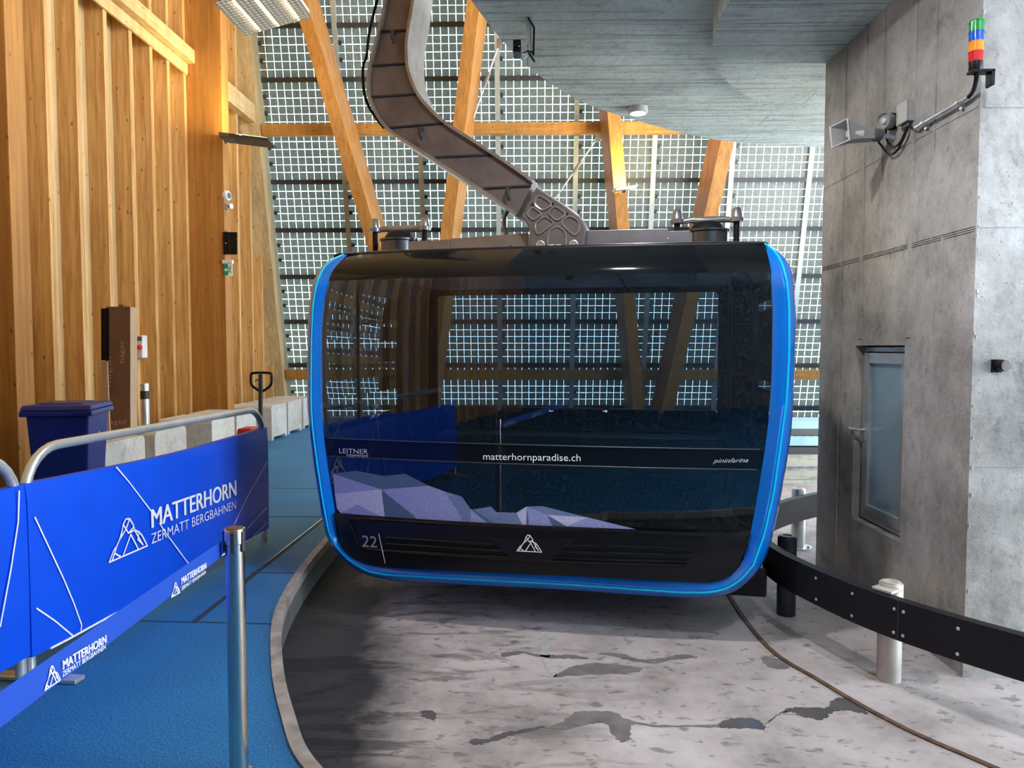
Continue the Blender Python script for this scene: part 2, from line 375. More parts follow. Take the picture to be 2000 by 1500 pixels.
def text_mesh(s, bold=0, shear=0):
    cu = bpy.data.curves.new('lettering', 'FONT'); cu.body = s; cu.size = 1; cu.offset = bold; cu.shear = shear; cu.resolution_u = 3
    o = bpy.data.objects.new('lettering', cu); COL.objects.link(o)
    dg = bpy.context.evaluated_depsgraph_get(); me = o.evaluated_get(dg).to_mesh()
    v = np.array([(p.co.x, p.co.y) for p in me.vertices]); f = [tuple(p.vertices) for p in me.polygons]
    o.evaluated_get(dg).to_mesh_clear(); bpy.data.objects.remove(o); bpy.data.curves.remove(cu)
    v = v - v.min(0); return v/v[:, 0].max(), f, v[:, 1].max()/v[:, 0].max()
def letter(mb, s, fn, w, h=None, bold=0, shear=0, mi=0, nrm=(0, 0, 0)):
    """lettering of width w (and height h); fn maps (u, v) to a place"""
    v, f, asp = text_mesh(s, min(bold, 0), shear)
    v = v.copy(); v[:, 0] *= w; v[:, 1] *= (h/(asp) if h else w)
    n = 1 if bold <= 0 else 3
    for k in range(n):
        q_ = k*bold*.22*w/max(1, n-1)
        mb.add([np.array(fn(a+q_, b))+np.array(nrm)*.0009*k for a, b in v], f, mi)
    return mb
LOGO = [[(0, 0), (.12, .27), (.20, .36), (.27, .50), (.34, .72), (.37, .88), (.44, 1), (.54, .97), (.63, .76), (.66, .60), (.78, .50), (.86, .36), (1, 0), (0, 0)],
        [(.37, .88), (.44, .72), (.54, .97)], [(.44, .72), (.50, .58), (.66, .60)], [(.50, .58), (.64, .70)], [(.27, .50), (.44, .72)],
        [(.56, .52), (.34, 0)], [(.56, .52), (.74, .04)], [(.20, .36), (.08, .02)], [(.14, .18), (.30, 0)], [(.66, .60), (.88, .08)], [(.78, .50), (.74, .30), (.86, .12)]]
def logo(mb, fn, w, h, nrm, stroke, mi=0):
    for pl in LOGO: mb.ribbon([fn(a*w, b*h) for a, b in pl], nrm, stroke, mi)
def spl(pts, n):
    """smooth curve through points, n samples per span"""
    P = [np.array(p, float) for p in pts]; out = []
    for i in range(len(P)-1):
        p0 = P[max(i-1, 0)]; p1 = P[i]; p2 = P[i+1]; p3 = P[min(i+2, len(P)-1)]
        for k in range(n):
            t = k/n; out.append(.5*((2*p1)+(-p0+p2)*t+(2*p0-5*p1+4*p2-p3)*t*t+(-p0+3*p1-3*p2+p3)*t**3))
    out.append(P[-1]); return out
def resample(pts, n):
    P = np.array(pts, float); d = np.r_[0, np.cumsum(np.linalg.norm(np.diff(P, axis=0), axis=1))]; t = np.linspace(0, d[-1], n)
    return np.stack([np.interp(t, d, P[:, k]) for k in range(P.shape[1])], 1)
PIT = -.22

# ================================================================== SETTING
KERB = spl([(8, 2.05), (.8, 2.08), (0, 2.2), (-.5, 2.44), (-.827, 2.768), (-1.019, 3.122), (-1.24, 3.635), (-1.472, 4.347), (-1.594, 5.151), (-1.64, 5.9), (-1.67, 7.0), (-1.55, 8.2), (-1.0, 9.3), (.2, 9.86), (8, 9.96)], 6)
KERB = [p for i, p in enumerate(KERB)]
ky = [p[1] for p in KERB]
fl = MB()
rowsL = []; prev = -9.
pts = sorted([(max(min(p[1], 9.95), 2.06), p[0]) for p in KERB if p[0] < .9], key=lambda q: q[0])
fl.add([(-6.3, -9, 0), (9, -9, 0), (9, 2.075, 0), (.82, 2.075, 0), (pts[0][1], pts[0][0], 0), (-6.3, pts[0][0], 0)], [(0, 1, 2, 3, 4, 5)])
for (ya, xa), (yb, xb) in zip(pts[:-1], pts[1:]):
    if yb-ya > 1e-6: fl.add([(-6.3, ya, 0), (xa, ya, 0), (xb, yb, 0), (-6.3, yb, 0)], [(0, 1, 2, 3)])
fl.add([(-6.3, pts[-1][0], 0), (pts[-1][1], pts[-1][0], 0), (9, 9.95, 0), (9, 17.2, 0), (-6.3, 17.2, 0)], [(0, 1, 2, 3, 4)])
tag(fl.build('floor', 'bluefloor'), kind='structure')
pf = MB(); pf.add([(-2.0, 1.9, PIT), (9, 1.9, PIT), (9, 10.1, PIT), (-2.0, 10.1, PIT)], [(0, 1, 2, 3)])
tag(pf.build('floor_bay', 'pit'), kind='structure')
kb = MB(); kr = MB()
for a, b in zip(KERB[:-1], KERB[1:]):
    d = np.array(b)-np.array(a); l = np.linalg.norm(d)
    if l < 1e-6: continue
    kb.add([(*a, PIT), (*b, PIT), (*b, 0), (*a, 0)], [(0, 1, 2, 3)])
def offs(P, w):
    out = []
    for i in range(len(P)):
        a = np.array(P[max(i-1, 0)]); b = np.array(P[min(i+1, len(P)-1)]); d = (b-a)/np.linalg.norm(b-a); out.append(np.array(P[i])+np.array([-d[1], d[0]])*w)
    return out
KO = offs(KERB, .045)     # away from the bay
KI = offs(KERB, -.012)
# rim: a low raised edge strip following the kerb
for i in range(len(KERB)-1):
    a, b, c, d = KI[i], KI[i+1], KO[i+1], KO[i]
    kr.hexa([(*a, -.05), (*b, -.05), (*c, -.05), (*d, -.05), (*a, .012), (*b, .012), (*c, .012), (*d, .012)])
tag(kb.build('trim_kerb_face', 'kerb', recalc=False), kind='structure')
tag(kr.build('trim_kerb_rim', 'rim'), kind='structure')
# slot and joints in the blue floor
def strip(pts, w, z0, z1, name, mat):
    mb = MB(); O = offs(pts, w/2); I = offs(pts, -w/2)
    for i in range(len(pts)-1):
        mb.hexa([(*I[i], z0), (*I[i+1], z0), (*O[i+1], z0), (*O[i], z0), (*I[i], z1), (*I[i+1], z1), (*O[i+1], z1), (*O[i], z1)])
    return tag(mb.build(name, mat), kind='structure')
strip([(-1.94, 4.2), (-1.89, 7.0), (-1.87, 9.6)], .035, -.01, .003, 'trim_floor_slot', 'joint')
strip([(-1.955, 4.2), (-1.905, 7.0), (-1.885, 9.6)], .007, -.01, .006, 'trim_slot_edge', 'stainless')
a_ = onZ(275, 1213, 0); b_ = onZ(545, 1219, 0)
strip([a_[:2], b_[:2]], .012, -.01, .002, 'trim_floor_joint', 'joint')
a_ = onZ(490, 1118, 0); b_ = onZ(590, 1120, 0)
strip([a_[:2], b_[:2]], .012, -.01, .002, 'trim_floor_joint', 'joint')
for yy in (6.9, 8.3):
    strip([(-4.3, yy), (-1.7, yy)], .012, -.01, .002, 'trim_floor_joint', 'joint')
jt = spl([(1.9, 8.5), (1.62, 6.6), (1.479, 5.375), (1.46, 4.448), (1.594, 4.002), (1.743, 3.611), (1.934, 3.291), (2.35, 2.8), (3.2, 2.3)], 8)
strip(jt, .028, PIT-.01, PIT+.008, 'trim_bay_joint', 'rust')

# ---- left timber wall
wl = MB(); wl.box((-6.0, -9, 0), (-5.85, 16.9, 8.9)); WL = tag(wl.build('wall_left', 'plank'), kind='structure')
FIN_Y = [8.09, 8.67, 9.27, 9.90, 10.53, 11.11, 11.64, 12.2, 13.1, 13.75, 14.38, 15.04, 15.62, 16.2]
FIN_Y += [7.0-.6*k for k in range(26) if not any(abs(7.0-.6*k-(7.2-5.1*j)) < .35 for j in range(1, 4))]
for y in FIN_Y:
    zt = 8.9 if y < 14.3 else min(8.9, (16.5-y)/SL)
    fb = MB(); fb.box((-5.87, y, 0), (-5.6, y+.085, zt)); fb.build('wall_stud', 'wood', WL)
for y in (7.17, 12.28, 2.07, -3.03, -8.1):
    cb = MB(); cb.box((-5.87, y, 0), (-5.01, y+.27, 8.9))
    o = cb.build('timber_column', 'glulam', bevel=.006)
    far = {12.28: 'wide orange glulam column at the far end of the slatted wall, lamp and screen on its side', 7.17: 'dark timber column at the left margin behind the blue wheelie bin'}.get(y)
    if far: tag(o, far, 'column')
    else: tag(o, kind='structure')
# headers: ledger at the stud faces and beam before it
bm_ = MB(); bm_.box((-5.598, 7.45, 6.05), (-5.56, 12.275, 6.225)); tag(bm_.build('timber_ledger', 'beamy', bevel=.005), 'pale timber ledger crossing the near bay of wall studs under the beam', 'beam')
bm_ = MB(); bm_.box((-5.598, 7.45, 6.23), (-5.44, 12.275, 6.44)); tag(bm_.build('timber_beam', 'beamy', bevel=.005), 'pale timber beam running high along the near stud wall to the column', 'beam')
bm_ = MB(); bm_.box((-5.598, 12.56, 6.08), (-5.44, 14.98, 6.43)); tag(bm_.build('timber_beam', 'beamy', bevel=.005), 'short pale timber beam between far column and glass wall', 'beam')
# leaning post in the corner
cp = MB(); cp.hexa([(-5.8, 16.57, 0), (-5.42, 16.57, 0), (-5.42, 16.98, 0), (-5.8, 16.98, 0)] + [(x, y-SL*8.9, 8.9) for x, y in ((-5.8, 16.57), (-5.42, 16.57), (-5.42, 16.98), (-5.8, 16.98))])
tag(cp.build('leaning_post', 'plank'), 'pale leaning timber post in the corner of stud wall and glass wall', 'post')

# ---- glass wall of solar modules
win = bpy.data.objects.new('window_1', None); COL.objects.link(win); win.location = (0, 16.9, 0); tag(win, kind='structure')
PX, RZ, X0 = 1.6, .963, -5.41
NX = 8
lean = math.atan(SL); slope = math.sqrt(1+SL*SL)
def module(w, h):
    mb = MB(); mb.box((0, 0, 0), (w, .004, h)); return mb
mod = short = None
for j in range(-1, 9):
    z0 = .235 + RZ*j + .045; zz = max(z0, .0)
    for i in range(NX):
        x = X0+PX*i+.015
        if j >= 0:
            if mod is None:
                mb = module(1.57, .9156); me_o = mb.build('solar_panel', 'pv', win); mod = me_o; o = mod
            else:
                o = mod.copy(); COL.objects.link(o)
        else:
            if short is None:
                mb = module(1.57, .19); short = mb.build('solar_panel', 'pv', win); o = short
            else:
                o = short.copy(); COL.objects.link(o)
            zz = .0
        # mesh data is already shifted by the parent's place: undo it through the local origin
        o.location = (x, -SL*zz, zz); o.rotation_euler = (lean, 0, 0)
for me_ in (mod.data, short.data):
    for v in me_.vertices: v.co.y += 16.9
for j in range(0, 10):
    z = .235+RZ*j; mb = MB()
    mb.obox((1, 16.9-SL*z-.02, z), (6.42, 0, 0), (0, .04, .04*SL), (0, -.045*SL, .045)); mb.build('rail', 'darksteel', win)
for i in range(NX+1):
    x = X0+PX*i; mb = MB(); c = np.array([x, 16.9-SL*4.45-.035, 4.45])
    mb.obox(c, (.05, 0, 0), (0, .032, .032*SL), (0, -4.45*SL, 4.45)); mb.build('mullion', 'facestrip', win)
# dark clips holding the glass beside each mullion
for i in range(0, 7):
    mb = MB()
    for j in range(0, 8):
        for k in (1.5, 3.5):
            z = .28+RZ*j+.1526*(k+.5); x = X0+PX*i+.085
            mb.obox((x, 16.9-SL*z-.03, z), (.032, 0, 0), (0, .02, 0), (0, -.035*SL, .035))
    mb.build('clip_row', 'darksteel', win)
# diagonal struts (front face measured on the photograph)
def strut(p_top, p_bot, w, label, turn, ztop=8.85):
    """front-left edge through two measured points; w = face width"""
    a = onF(*p_top, 16.0); b = onF(*p_bot, 16.0)
    k = (a[0]-b[0])/(a[2]-b[2]); x0 = b[0]-k*b[2]; xt = x0+k*ztop
    mb = MB(); P = []
    for (x, z) in ((x0, 0), (xt, ztop)):
        P += [(x, 16.0-SL*z, z), (x+w, 16.0-SL*z, z), (x+w+turn, 16.68-SL*z, z), (x+turn, 16.68-SL*z, z)]
    mb.hexa(P); return tag(mb.build('timber_strut', 'glulam', bevel=.006), label, 'strut', None)
strut((600-13, 50), (705, 440), .26, 'leftmost slanting glulam strut before the glass wall, top leaning left', .13)
strut((905, 60), (862, 440), .25, 'slanting glulam strut behind the hanger arm, top leaning right', .10)
strut((1187, 230), (1205, 440), .25, 'slanting glulam strut lit yellow by the small lamp fixed to it', -.08)
strut((1407, 278), (1377, 414), .27, 'rightmost slanting glulam strut, above the right roof damper of the cabin', -.12)
for xs, zs, lab in (((-5.4, 7.3), (5.9, 6.12), 'orange glulam beam crossing high in front of the glass wall'), ((-5.4, 7.3), (.87, 1.10), 'low orange glulam rail at the foot of the glass wall')):
    mb = MB(); z0, z1 = zs; x0, x1 = xs
    mb.hexa([(x0, 16.69-SL*z0, z0), (x1, 16.69-SL*z0, z0), (x1, 16.83-SL*z0, z0), (x0, 16.83-SL*z0, z0), (x0, 16.69-SL*z1, z1), (x1, 16.69-SL*z1, z1), (x1, 16.83-SL*z1, z1), (x0, 16.83-SL*z1, z1)])
    tag(mb.build('timber_beam', 'beamx', bevel=.005), lab, 'beam')
# tie rods
for pa, pb, lab in (((1168, 268), (1076, 400), 'thin steel tie rod right of the hanger arm under the high beam'), ((975, 85), (925, 230), 'thin steel tie rod beside the slanting strut behind the hanger arm')):
    mb = MB(); A = onF(*pa, 16.45); B = onF(*pb, 16.45); mb.cyl(A, B, .017, n=8); e = onF(pa[0]+4, pa[1]-6, 16.45)
    t = thing('tie_rod', A, lab, 'rod'); mb.build('rod', 'steel', t, smooth=True)
    m2 = MB(); d = (B-A)/np.linalg.norm(B-A); m2.cyl(A+d*.55, A+d*.85, .035, n=10); m2.build('turnbuckle', 'roofsteel', t); m2 = MB(); m2.obox(A, (.05, 0, 0), (0, .02, 0), (0, 0, .09)); m2.build('end_plate', 'roofsteel', t)

# ---- concrete slab overhead with a lower drop
sl = MB(); poly = [(-.72, -9), (-.72, 3), (-.62, 4.4), (-.406, 5.43), (-.132, 6.357), (.2, 7.1), (.626, 7.757), (1.366, 8.438), (2.126, 9.0), (2.9, 9.3), (3.656, 9.442), (9, 9.6), (9, -9)]
poly = poly[:2]+[tuple(p) for p in spl(poly[2:11], 5)]+poly[11:]
sl.prism([(x, y, 4.08) for x, y in poly], (0, 0, .6)); tag(sl.build('ceiling', 'slab'), kind='structure')
dr = MB(); poly = [(1.28, -9), (1.30, 4)]+[tuple(p) for p in spl([(1.31, 4.4), (1.327, 5.03), (1.341, 5.418), (1.42, 5.85), (1.538, 6.193), (1.72, 6.55), (1.964, 6.876), (2.412, 7.321), (3.2, 7.7)], 5)]+[(9, 7.9), (9, -9)]
dr.prism([(x, y, 3.88) for x, y in poly], (0, 0, .21)); tag(dr.build('ceiling_drop', 'slab'), kind='structure')
rf = MB(); rf.box((-6.2, -9.2, 8.9), (9, 15.1, 9.2)); tag(rf.build('roof', 'beamy'), kind='structure')
bw = MB(); bw.box((-6.2, -9.2, 0), (9.2, -9.0, 8.9)); tag(bw.build('wall_back_unseen', 'darkgrey'), kind='structure')  # unseen wall, added to keep daylight off stud faces and cabin glass
bw = MB(); bw.box((9, -9.2, PIT), (9.2, -2.2, 8.9)); bw.box((9, 8.0, PIT), (9.2, 17, 4.7)); tag(bw.build('wall_right_unseen', 'pillar'), kind='structure')  # unseen walls, sized to limit daylight on pillar, studs and glass wall

# ---- concrete pillar with the hatch
PXF, PY0, PY1 = 2.403, 4.062, 6.157
pl = MB(); y0, y1, z0, z1 = 4.785, 5.50, .34, 1.612; zb, zt = PIT, 3.88; XR = 5.2
def q(mb, a, b, c, d): mb.add([a, b, c, d], [(0, 1, 2, 3)])
for (ya, yb, za, zc) in ((PY0, y0, zb, zt), (y1, PY1, zb, zt), (y0, y1, zb, z0), (y0, y1, z1, zt)):
    q(pl, (PXF, ya, za), (PXF, yb, za), (PXF, yb, zc), (PXF, ya, zc))
rx = PXF+.13
for P in (((PXF, y0, z0), (PXF, y1, z0), (rx, y1, z0), (rx, y0, z0)), ((PXF, y0, z1), (PXF, y1, z1), (rx, y1, z1), (rx, y0, z1)),
          ((PXF, y0, z0), (PXF, y0, z1), (rx, y0, z1), (rx, y0, z0)), ((PXF, y1, z0), (PXF, y1, z1), (rx, y1, z1), (rx, y1, z0)), ((rx, y0, z0), (rx, y1, z0), (rx, y1, z1), (rx, y0, z1))): q(pl, *P)
q(pl, (PXF, PY0, zb), (XR, PY0, zb), (XR, PY0, zt), (PXF, PY0, zt)); q(pl, (PXF, PY1, zb), (XR, PY1, zb), (XR, PY1, zt), (PXF, PY1, zt)); q(pl, (XR, PY0, zb), (XR, PY1, zb), (XR, PY1, zt), (XR, PY0, zt))
for y, w, za, zc in ((5.43, .045, 1.66, zt), (4.745, .045, 1.66, zt), (5.76, .012, zb, zt), (4.38, .02, .1, 2.235), (5.15, .014, 2.3, zt), (4.50, .014, 2.235, zt)):
    pl.box((PXF-.006, y-w/2, za), (PXF+.01, y+w/2, zc))
for k in range(3): pl.box((PXF-.005, PY0+.01, 2.225+.012*k), (PXF+.01, PY1-.01, 2.231+.012*k))
pl.box((PXF-.004, PY0+.02, 2.88), (PXF+.01, PY1-.01, 2.888))
pl.box((PXF+.01, PY0-.005, 2.24), (XR-.01, PY0+.01, 2.25)); pl.box((PXF+.03, PY0-.004, .95), (XR-.01, PY0+.01, .957)); pl.box((PXF+.02, PY0-.006, 2.87), (XR-.01, PY0+.01, 2.882))
# chipped corner
for k in range(60):
    z = random.uniform(PIT, zt) if k < 30 else random.uniform(1.5, 2.3); s = random.uniform(.004, .010)
    pl.obox((PXF+random.uniform(.003, .02), PY0+random.uniform(0, .02), z), (s, s*.4, 0), (-s*.3, s, s*.3), (0, -s*.3, s*random.uniform(1, 2)))
tag(pl.build('wall_right', 'pillar', recalc=False), kind='structure')
dx = PXF+.06
door = bpy.data.objects.new('door_1', None); COL.objects.link(door); door.location = (dx, (y0+y1)/2, z0); tag(door, kind='structure')
fr = MB(); w = .045
for a, b in (((dx, y0+.005, z0+.01), (dx+.05, y0+w, z1-.01)), ((dx, y1-w, z0+.01), (dx+.05, y1-.005, z1-.01)), ((dx, y0+w, z0+.01), (dx+.05, y1-w, z0+w)), ((dx, y0+w, z1-w), (dx+.05, y1-w, z1-.01))): fr.box(a, b)
fr.build('door_frame', 'steel', door, bevel=.003)
lf = MB(); g = .052; e = .075
for a, b in (((dx-.014, y0+g, z0+g), (dx+.03, y0+g+e, z1-g)), ((dx-.014, y1-g-e, z0+g), (dx+.03, y1-g, z1-g)), ((dx-.014, y0+g+e, z0+g), (dx+.03, y1-g-e, z0+g+e)), ((dx-.014, y0+g+e, z1-g-e), (dx+.03, y1-g-e, z1-g))): lf.box(a, b)
lf.build('leaf_frame', 'steel', door, bevel=.003)
pn = MB(); pn.box((dx+.008, y0+g+e, z0+g+e), (dx+.02, y1-g-e, z1-g-e)); tag(pn.build('leaf_panel', plain('bluish_panel', (.42, .58, .66), .35, .55, .1, 3), door), 'bluish sheet metal panel')
hd = MB(); hy = y1-g-.03; hd.cyl((dx-.014, hy, 1.0), (dx-.075, hy, 1.0), .011, n=12); hd.tube([(dx-.07, hy, 1.0), (dx-.078, hy+.01, 1.0), (dx-.078, hy+.11, 1.0)], .010, 10); hd.box((dx-.022, hy-.02, .93), (dx-.012, hy+.02, 1.05)); hd.build('door_handle', 'steel', door, smooth=True)
for zc in (.62, 1.4):
    hg = MB(); hg.cyl((dx-.02, y0+.05, zc-.09), (dx-.02, y0+.05, zc+.09), .013, n=12); hg.box((dx-.018, y0+.02, zc-.08), (dx-.008, y0+.09, zc+.08)); hg.build('hinge', 'steel', door, smooth=True)

# ---- low concrete wall and metal ledges behind the bay on the right
pw = MB(); pw.box((1.0, 9.93, PIT), (9, 10.2, .17)); tag(pw.build('wall_parapet', 'parapet'), kind='structure')
pw = MB(); pw.box((1.0, 10.0, .17), (9, 10.6, .26)); tag(pw.build('trim_ledge_dark', 'darksteel'), kind='structure')  # dark steel band between parapet and flashing
pw = MB(); pw.box((1.0, 9.95, .285), (9, 10.6, .41)); pw.box((1.0, 10.02, .50), (9, 10.6, .605)); tag(pw.build('trim_ledge_flashing', 'metalblue'), kind='structure')
pw = MB(); pw.box((1.0, 10.0, .405), (9, 10.6, .505))
for k in range(80): pw.box((1.0+.1*k, 9.985, .41), (1.05+.1*k, 10.0, .425))
tag(pw.build('trim_ledge_grating', 'corr'), kind='structure')

# ================================================================== CABLE CAR
AC = rad(10.4)
CN = np.array([math.sin(AC), math.cos(AC), 0]); CU = np.array([math.cos(AC), -math.sin(AC), 0])
CO = onY(1085, 750, 4.7); CO[2] = 0
DEP = 2.3
def CP(s, z, d=0.0): return CO + CU*s + CN*d + np.array([0, 0, z])
def onC(x, y, d=0.0):
    r_ = ray(x, y); P0 = CO + CN*d; t = ((P0-CAM)@CN)/(r_@CN); P = CAM + r_*t
    return np.array([(P-CO)@CU, P[2]])
def back(y): return .22*max(0, min(1, (548-y)/62))**2
BZ = np.array([[onC(1085, y, back(y))[1], back(y)] for y in range(560, 470, -3)])
def sback(z): return float(np.interp(z, BZ[:, 0], BZ[:, 1]))
def loop(px, d):
    out = []
    for x, y in px:
        b = 0
        for _ in range(12): b = .5*b+.5*sback(onC(x, y, d+b)[1])
        out.append([*onC(x, y, d+b), d+b])
    return np.array(out)
OUT = [(668, 497), (651, 504), (635, 517), (622, 531), (611, 557), (605, 600), (602, 640), (601, 720), (602, 790), (605, 833), (614, 900), (622, 953), (630, 1007), (638, 1044), (651, 1068), (670, 1092), (691, 1108), (713, 1121), (739, 1129), (777, 1136), (857, 1140), (1110, 1153), (1220, 1161), (1332, 1168), (1388, 1168), (1424, 1161), (1450, 1147), (1472, 1127), (1492, 1099), (1506, 1060), (1520, 998), (1534, 920), (1545, 850), (1550, 780), (1553, 708), (1555, 624), (1553, 582), (1550, 540), (1545, 520), (1528, 495), (1517, 487), (1494, 475)]
MID = [(672, 497), (651, 506), (631, 524), (619, 552), (612, 590), (609, 650), (608, 720), (608, 795), (611, 838), (619, 900), (627, 953), (636, 1007), (644, 1044), (656, 1065), (675, 1088), (699, 1105), (720, 1116), (750, 1122), (857, 1128), (1110, 1141), (1220, 1149), (1332, 1157), (1388, 1157), (1424, 1148), (1452, 1127), (1472, 1102), (1492, 1046), (1511, 962), (1525, 864), (1536, 780), (1541, 690), (1541, 596), (1536, 545), (1526, 510), (1512, 490), (1494, 476)]
INN = [(678, 498), (656, 519), (641, 549), (630, 600), (626, 653), (626, 720), (627, 796), (633, 860), (638, 900), (645, 945), (654, 999), (655, 1030), (660, 1055), (670, 1072), (686, 1086), (708, 1096), (739, 1102), (777, 1105), (900, 1109), (1110, 1117), (1332, 1131), (1388, 1136), (1422, 1128), (1441, 1112), (1455, 1087), (1463, 1057), (1473, 1004), (1483, 948), (1494, 878), (1503, 808), (1506, 764), (1509, 680), (1509, 596), (1506, 545), (1500, 500), (1494, 478)]
def top_px(y): return y
LO = resample(loop(OUT, .13), 120); LM = resample(loop(MID, -.015), 120); LI = resample(loop(INN, .0), 120)
P3 = lambda a: CP(a[0], a[1], a[2])
root = thing('cable_car', (*(CO+CN*DEP/2)[:2], .02), 'black glass cable car cabin with blue rim, number 22 and hanger arm', 'cable car')
ROOT = root
# blue rim: three bands of one surface, rounded by an extra ring
def rim_loops():
    m1 = LM*.72+LI*.28; m1[:, 2] -= .012; m2 = LM*.35+LO*.65; m2[:, 2] -= .03
    return [LI + np.array([0, 0, .03]), LI, m1, LM, m2, LO, LO+np.array([0, 0, .05])]
rm = MB(); rm.grid([[P3(p) for p in lp] for lp in rim_loops()]); RIM = rm.build('blue_rim', 'blue', root, smooth=True)
st = MB(); st.tube([P3(p+np.array([0, 0, -.003])) for p in LM], .0065, 6); tag(st.build('rim_highlight', 'cyan', RIM, smooth=True), 'painted crease highlight, a thin light blue line along the blue rim')  # crease highlight of the rim put in as a raised light blue line
rv = MB(); rv.grid([[P3(np.array([p[0], p[1], DEP-p[2]])) for p in lp] for lp in rim_loops()]); rv.build('blue_rim', 'blue', root, smooth=True)
# --- front surface helper: s range and depth at height z
half = len(LI)//2
zi = LI[:, 1]; kmin = int(np.argmin(zi))
Lz, Ls = LI[:kmin+1, 1][::-1], LI[:kmin+1, 0][::-1]
# bottom is not level, treat left and right flanks apart
kl = next(i for i in range(len(LI)) if LI[i, 0] > -1.10 and LI[i, 1] < .6); kr_ = next(i for i in range(len(LI)-1, 0, -1) if LI[i, 0] < .90 and LI[i, 1] < .6)
fl_z, fl_s, fl_d = LI[:kl+1, 1][::-1], LI[:kl+1, 0][::-1], LI[:kl+1, 2][::-1]
fr_z, fr_s = LI[kr_:, 1], LI[kr_:, 0]
def sl_(z): return float(np.interp(z, fl_z, fl_s))
def sr_(z): return float(np.interp(z, fr_z, fr_s))
def sdep(s, z):
    a, b = sl_(z), sr_(z); t = 2*(s-a)/(b-a)-1
    return sback(z) + .004 - .085*(1-min(1, abs(t))**2.4)
def FS(s, z, o=0.0): return CP(s, z, sdep(s, z)-o)
ZT = float(onC(1085, 487, .2)[1]); ZF = 2.045; ZB1 = .985; ZB0 = .862; ZM = .475
def face_rows(za, zb, nz, ns=40, o=0.0, ia=0.0):
    return [[FS(sl_(z)+ia+(sr_(z)-sl_(z)-2*ia)*k/ns, z, o) for k in range(ns+1)] for z in np.linspace(za, zb, nz)]
g = MB(); g.grid(face_rows(ZF, ZT, 12)); g.build('roof_fairing', 'black', root, smooth=True)
g = MB(); g.grid(face_rows(ZB1, ZF, 18)); g.build('windscreen', 'glass', root, smooth=True)
g = MB(); g.grid(face_rows(ZB0, ZB1, 5)); BELT = g.build('belt_panel', 'black', root, smooth=True)
g = MB(); g.grid(face_rows(ZM, ZB0, 8)); LOWG = g.build('lower_glass', 'glass', root, smooth=True)
g = MB()
for z in (ZB0, ZB1): g.tube([FS(sl_(z)+.03+(sr_(z)-sl_(z)-.06)*k/40, z, .002) for k in range(41)], .004, 6)
g.build('belt_seam', 'darksteel', BELT)
# inner black edge of the glass
# --- bumper below the glass
bz = lambda s: float(np.interp(s, LI[kl-14:kr_+15, 0], LI[kl-14:kr_+15, 1]))
g = MB(); rows = []
sA, sB = sl_(ZM)+.0, sr_(ZM)
ss = np.linspace(0, 1, 49)
for t in np.linspace(0, 1, 9):
    row = []
    for k in ss:
        s = sA+(sB-sA)*k; lo = bz(max(min(s, LI[kr_+14, 0]), LI[kl-14, 0])); lo = min(lo, ZM); z = ZM*(1-t)+lo*t
        row.append(CP(s, z, sdep(s, max(z, .3))-.006-.022*math.sin(math.pi*t)))
    rows.append(row)
g.grid(rows); BUMP = g.build('bumper', 'blackmatt', root, smooth=True)
def BS(s, z, o=0.0): return CP(s, z, sdep(s, max(z, .3))-.032-o)
def bpx(x, y): return onC(x, y, -.10)
# raised frame of the bumper
g = MB(); fp = [bpx(*p) for p in [(1380, 1048), (1230, 1038), (900, 1024), (690, 1016), (681, 1030), (688, 1055), (700, 1070), (745, 1078), (1000, 1092), (1340, 1106)]]
g.tube([BS(s, z) for s, z in resample(spl(fp, 5), 90)], .011, 8); g.build('bumper_ridge', 'black', BUMP, smooth=True)
for (xa, xb, ya, yb) in ((752, 965, 1052, 1061), (752, 985, 1064, 1074), (754, 1000, 1077, 1088), (1100, 1350, 1062, 1073), (1090, 1352, 1075, 1086), (1078, 1345, 1088, 1099)):
    g = MB(); A = bpx(xa, ya); B = bpx(xb, yb)
    g.tube([BS(A[0]+(B[0]-A[0])*k/16, A[1]+(B[1]-A[1])*k/16, -.002) for k in range(17)], .012, 8); g.build('grille_slat', 'black', BUMP, smooth=True)
g = MB(); pp = [bpx(*p) for p in [(955, 1048), (1000, 1090), (1078, 1094), (1125, 1052)]]; g.add([BS(s, z, .006) for s, z in pp], [(0, 1, 2, 3)]); g.build('badge_plate', 'blackmatt', BUMP)
g = MB(); A = bpx(738, 1044); B = bpx(751, 1101); g.ribbon([BS(*A, .014), BS(*B, .014)], -CN, .004); g.build('white_tick', 'white', BUMP)
# end blocks of the bumper
for pxs in ([(655, 1014), (684, 1014), (682, 1030), (655, 1032)], [(1432, 1048), (1462, 1050), (1456, 1085), (1432, 1085)]):
    g = MB(); g.prism([CP(*onC(*p, -.02), -.02) for p in pxs], CN*.05); g.build('bumper_end', 'blackmatt', BUMP, bevel=.006)
# --- lettering on the front
def face_text(s_, x0, yb, x1, h, mat, name, parent, bold=0, shear=0, o=.004, y1=None):
    A = onC(x0, yb, -.08); B = onC(x1, yb if y1 is None else y1, -.08); w = B[0]-A[0]; dz = (B[1]-A[1])/w
    hz = h*4.6/F; mb = MB(); letter(mb, s_, lambda a, b: FS(A[0]+a, A[1]+dz*a+b, o), w, hz, bold, shear, nrm=-CN)
    return mb.build(name, mat, parent, recalc=False)
face_text('LEITNER', 654, 887.5, 714, 10, 'silver', 'maker_lettering', BELT, bold=.03, y1=888.5)
face_text('ropeways', 670, 896, 714, 7, 'silver', 'maker_lettering', BELT, y1=896.5)
face_text('matterhornparadise.ch', 944, 902, 1134, 18, 'white', 'web_lettering', BELT, y1=905)
face_text('pininfarina', 1393, 909, 1464, 11, 'silver', 'designer_lettering', BELT, shear=.45, y1=909)
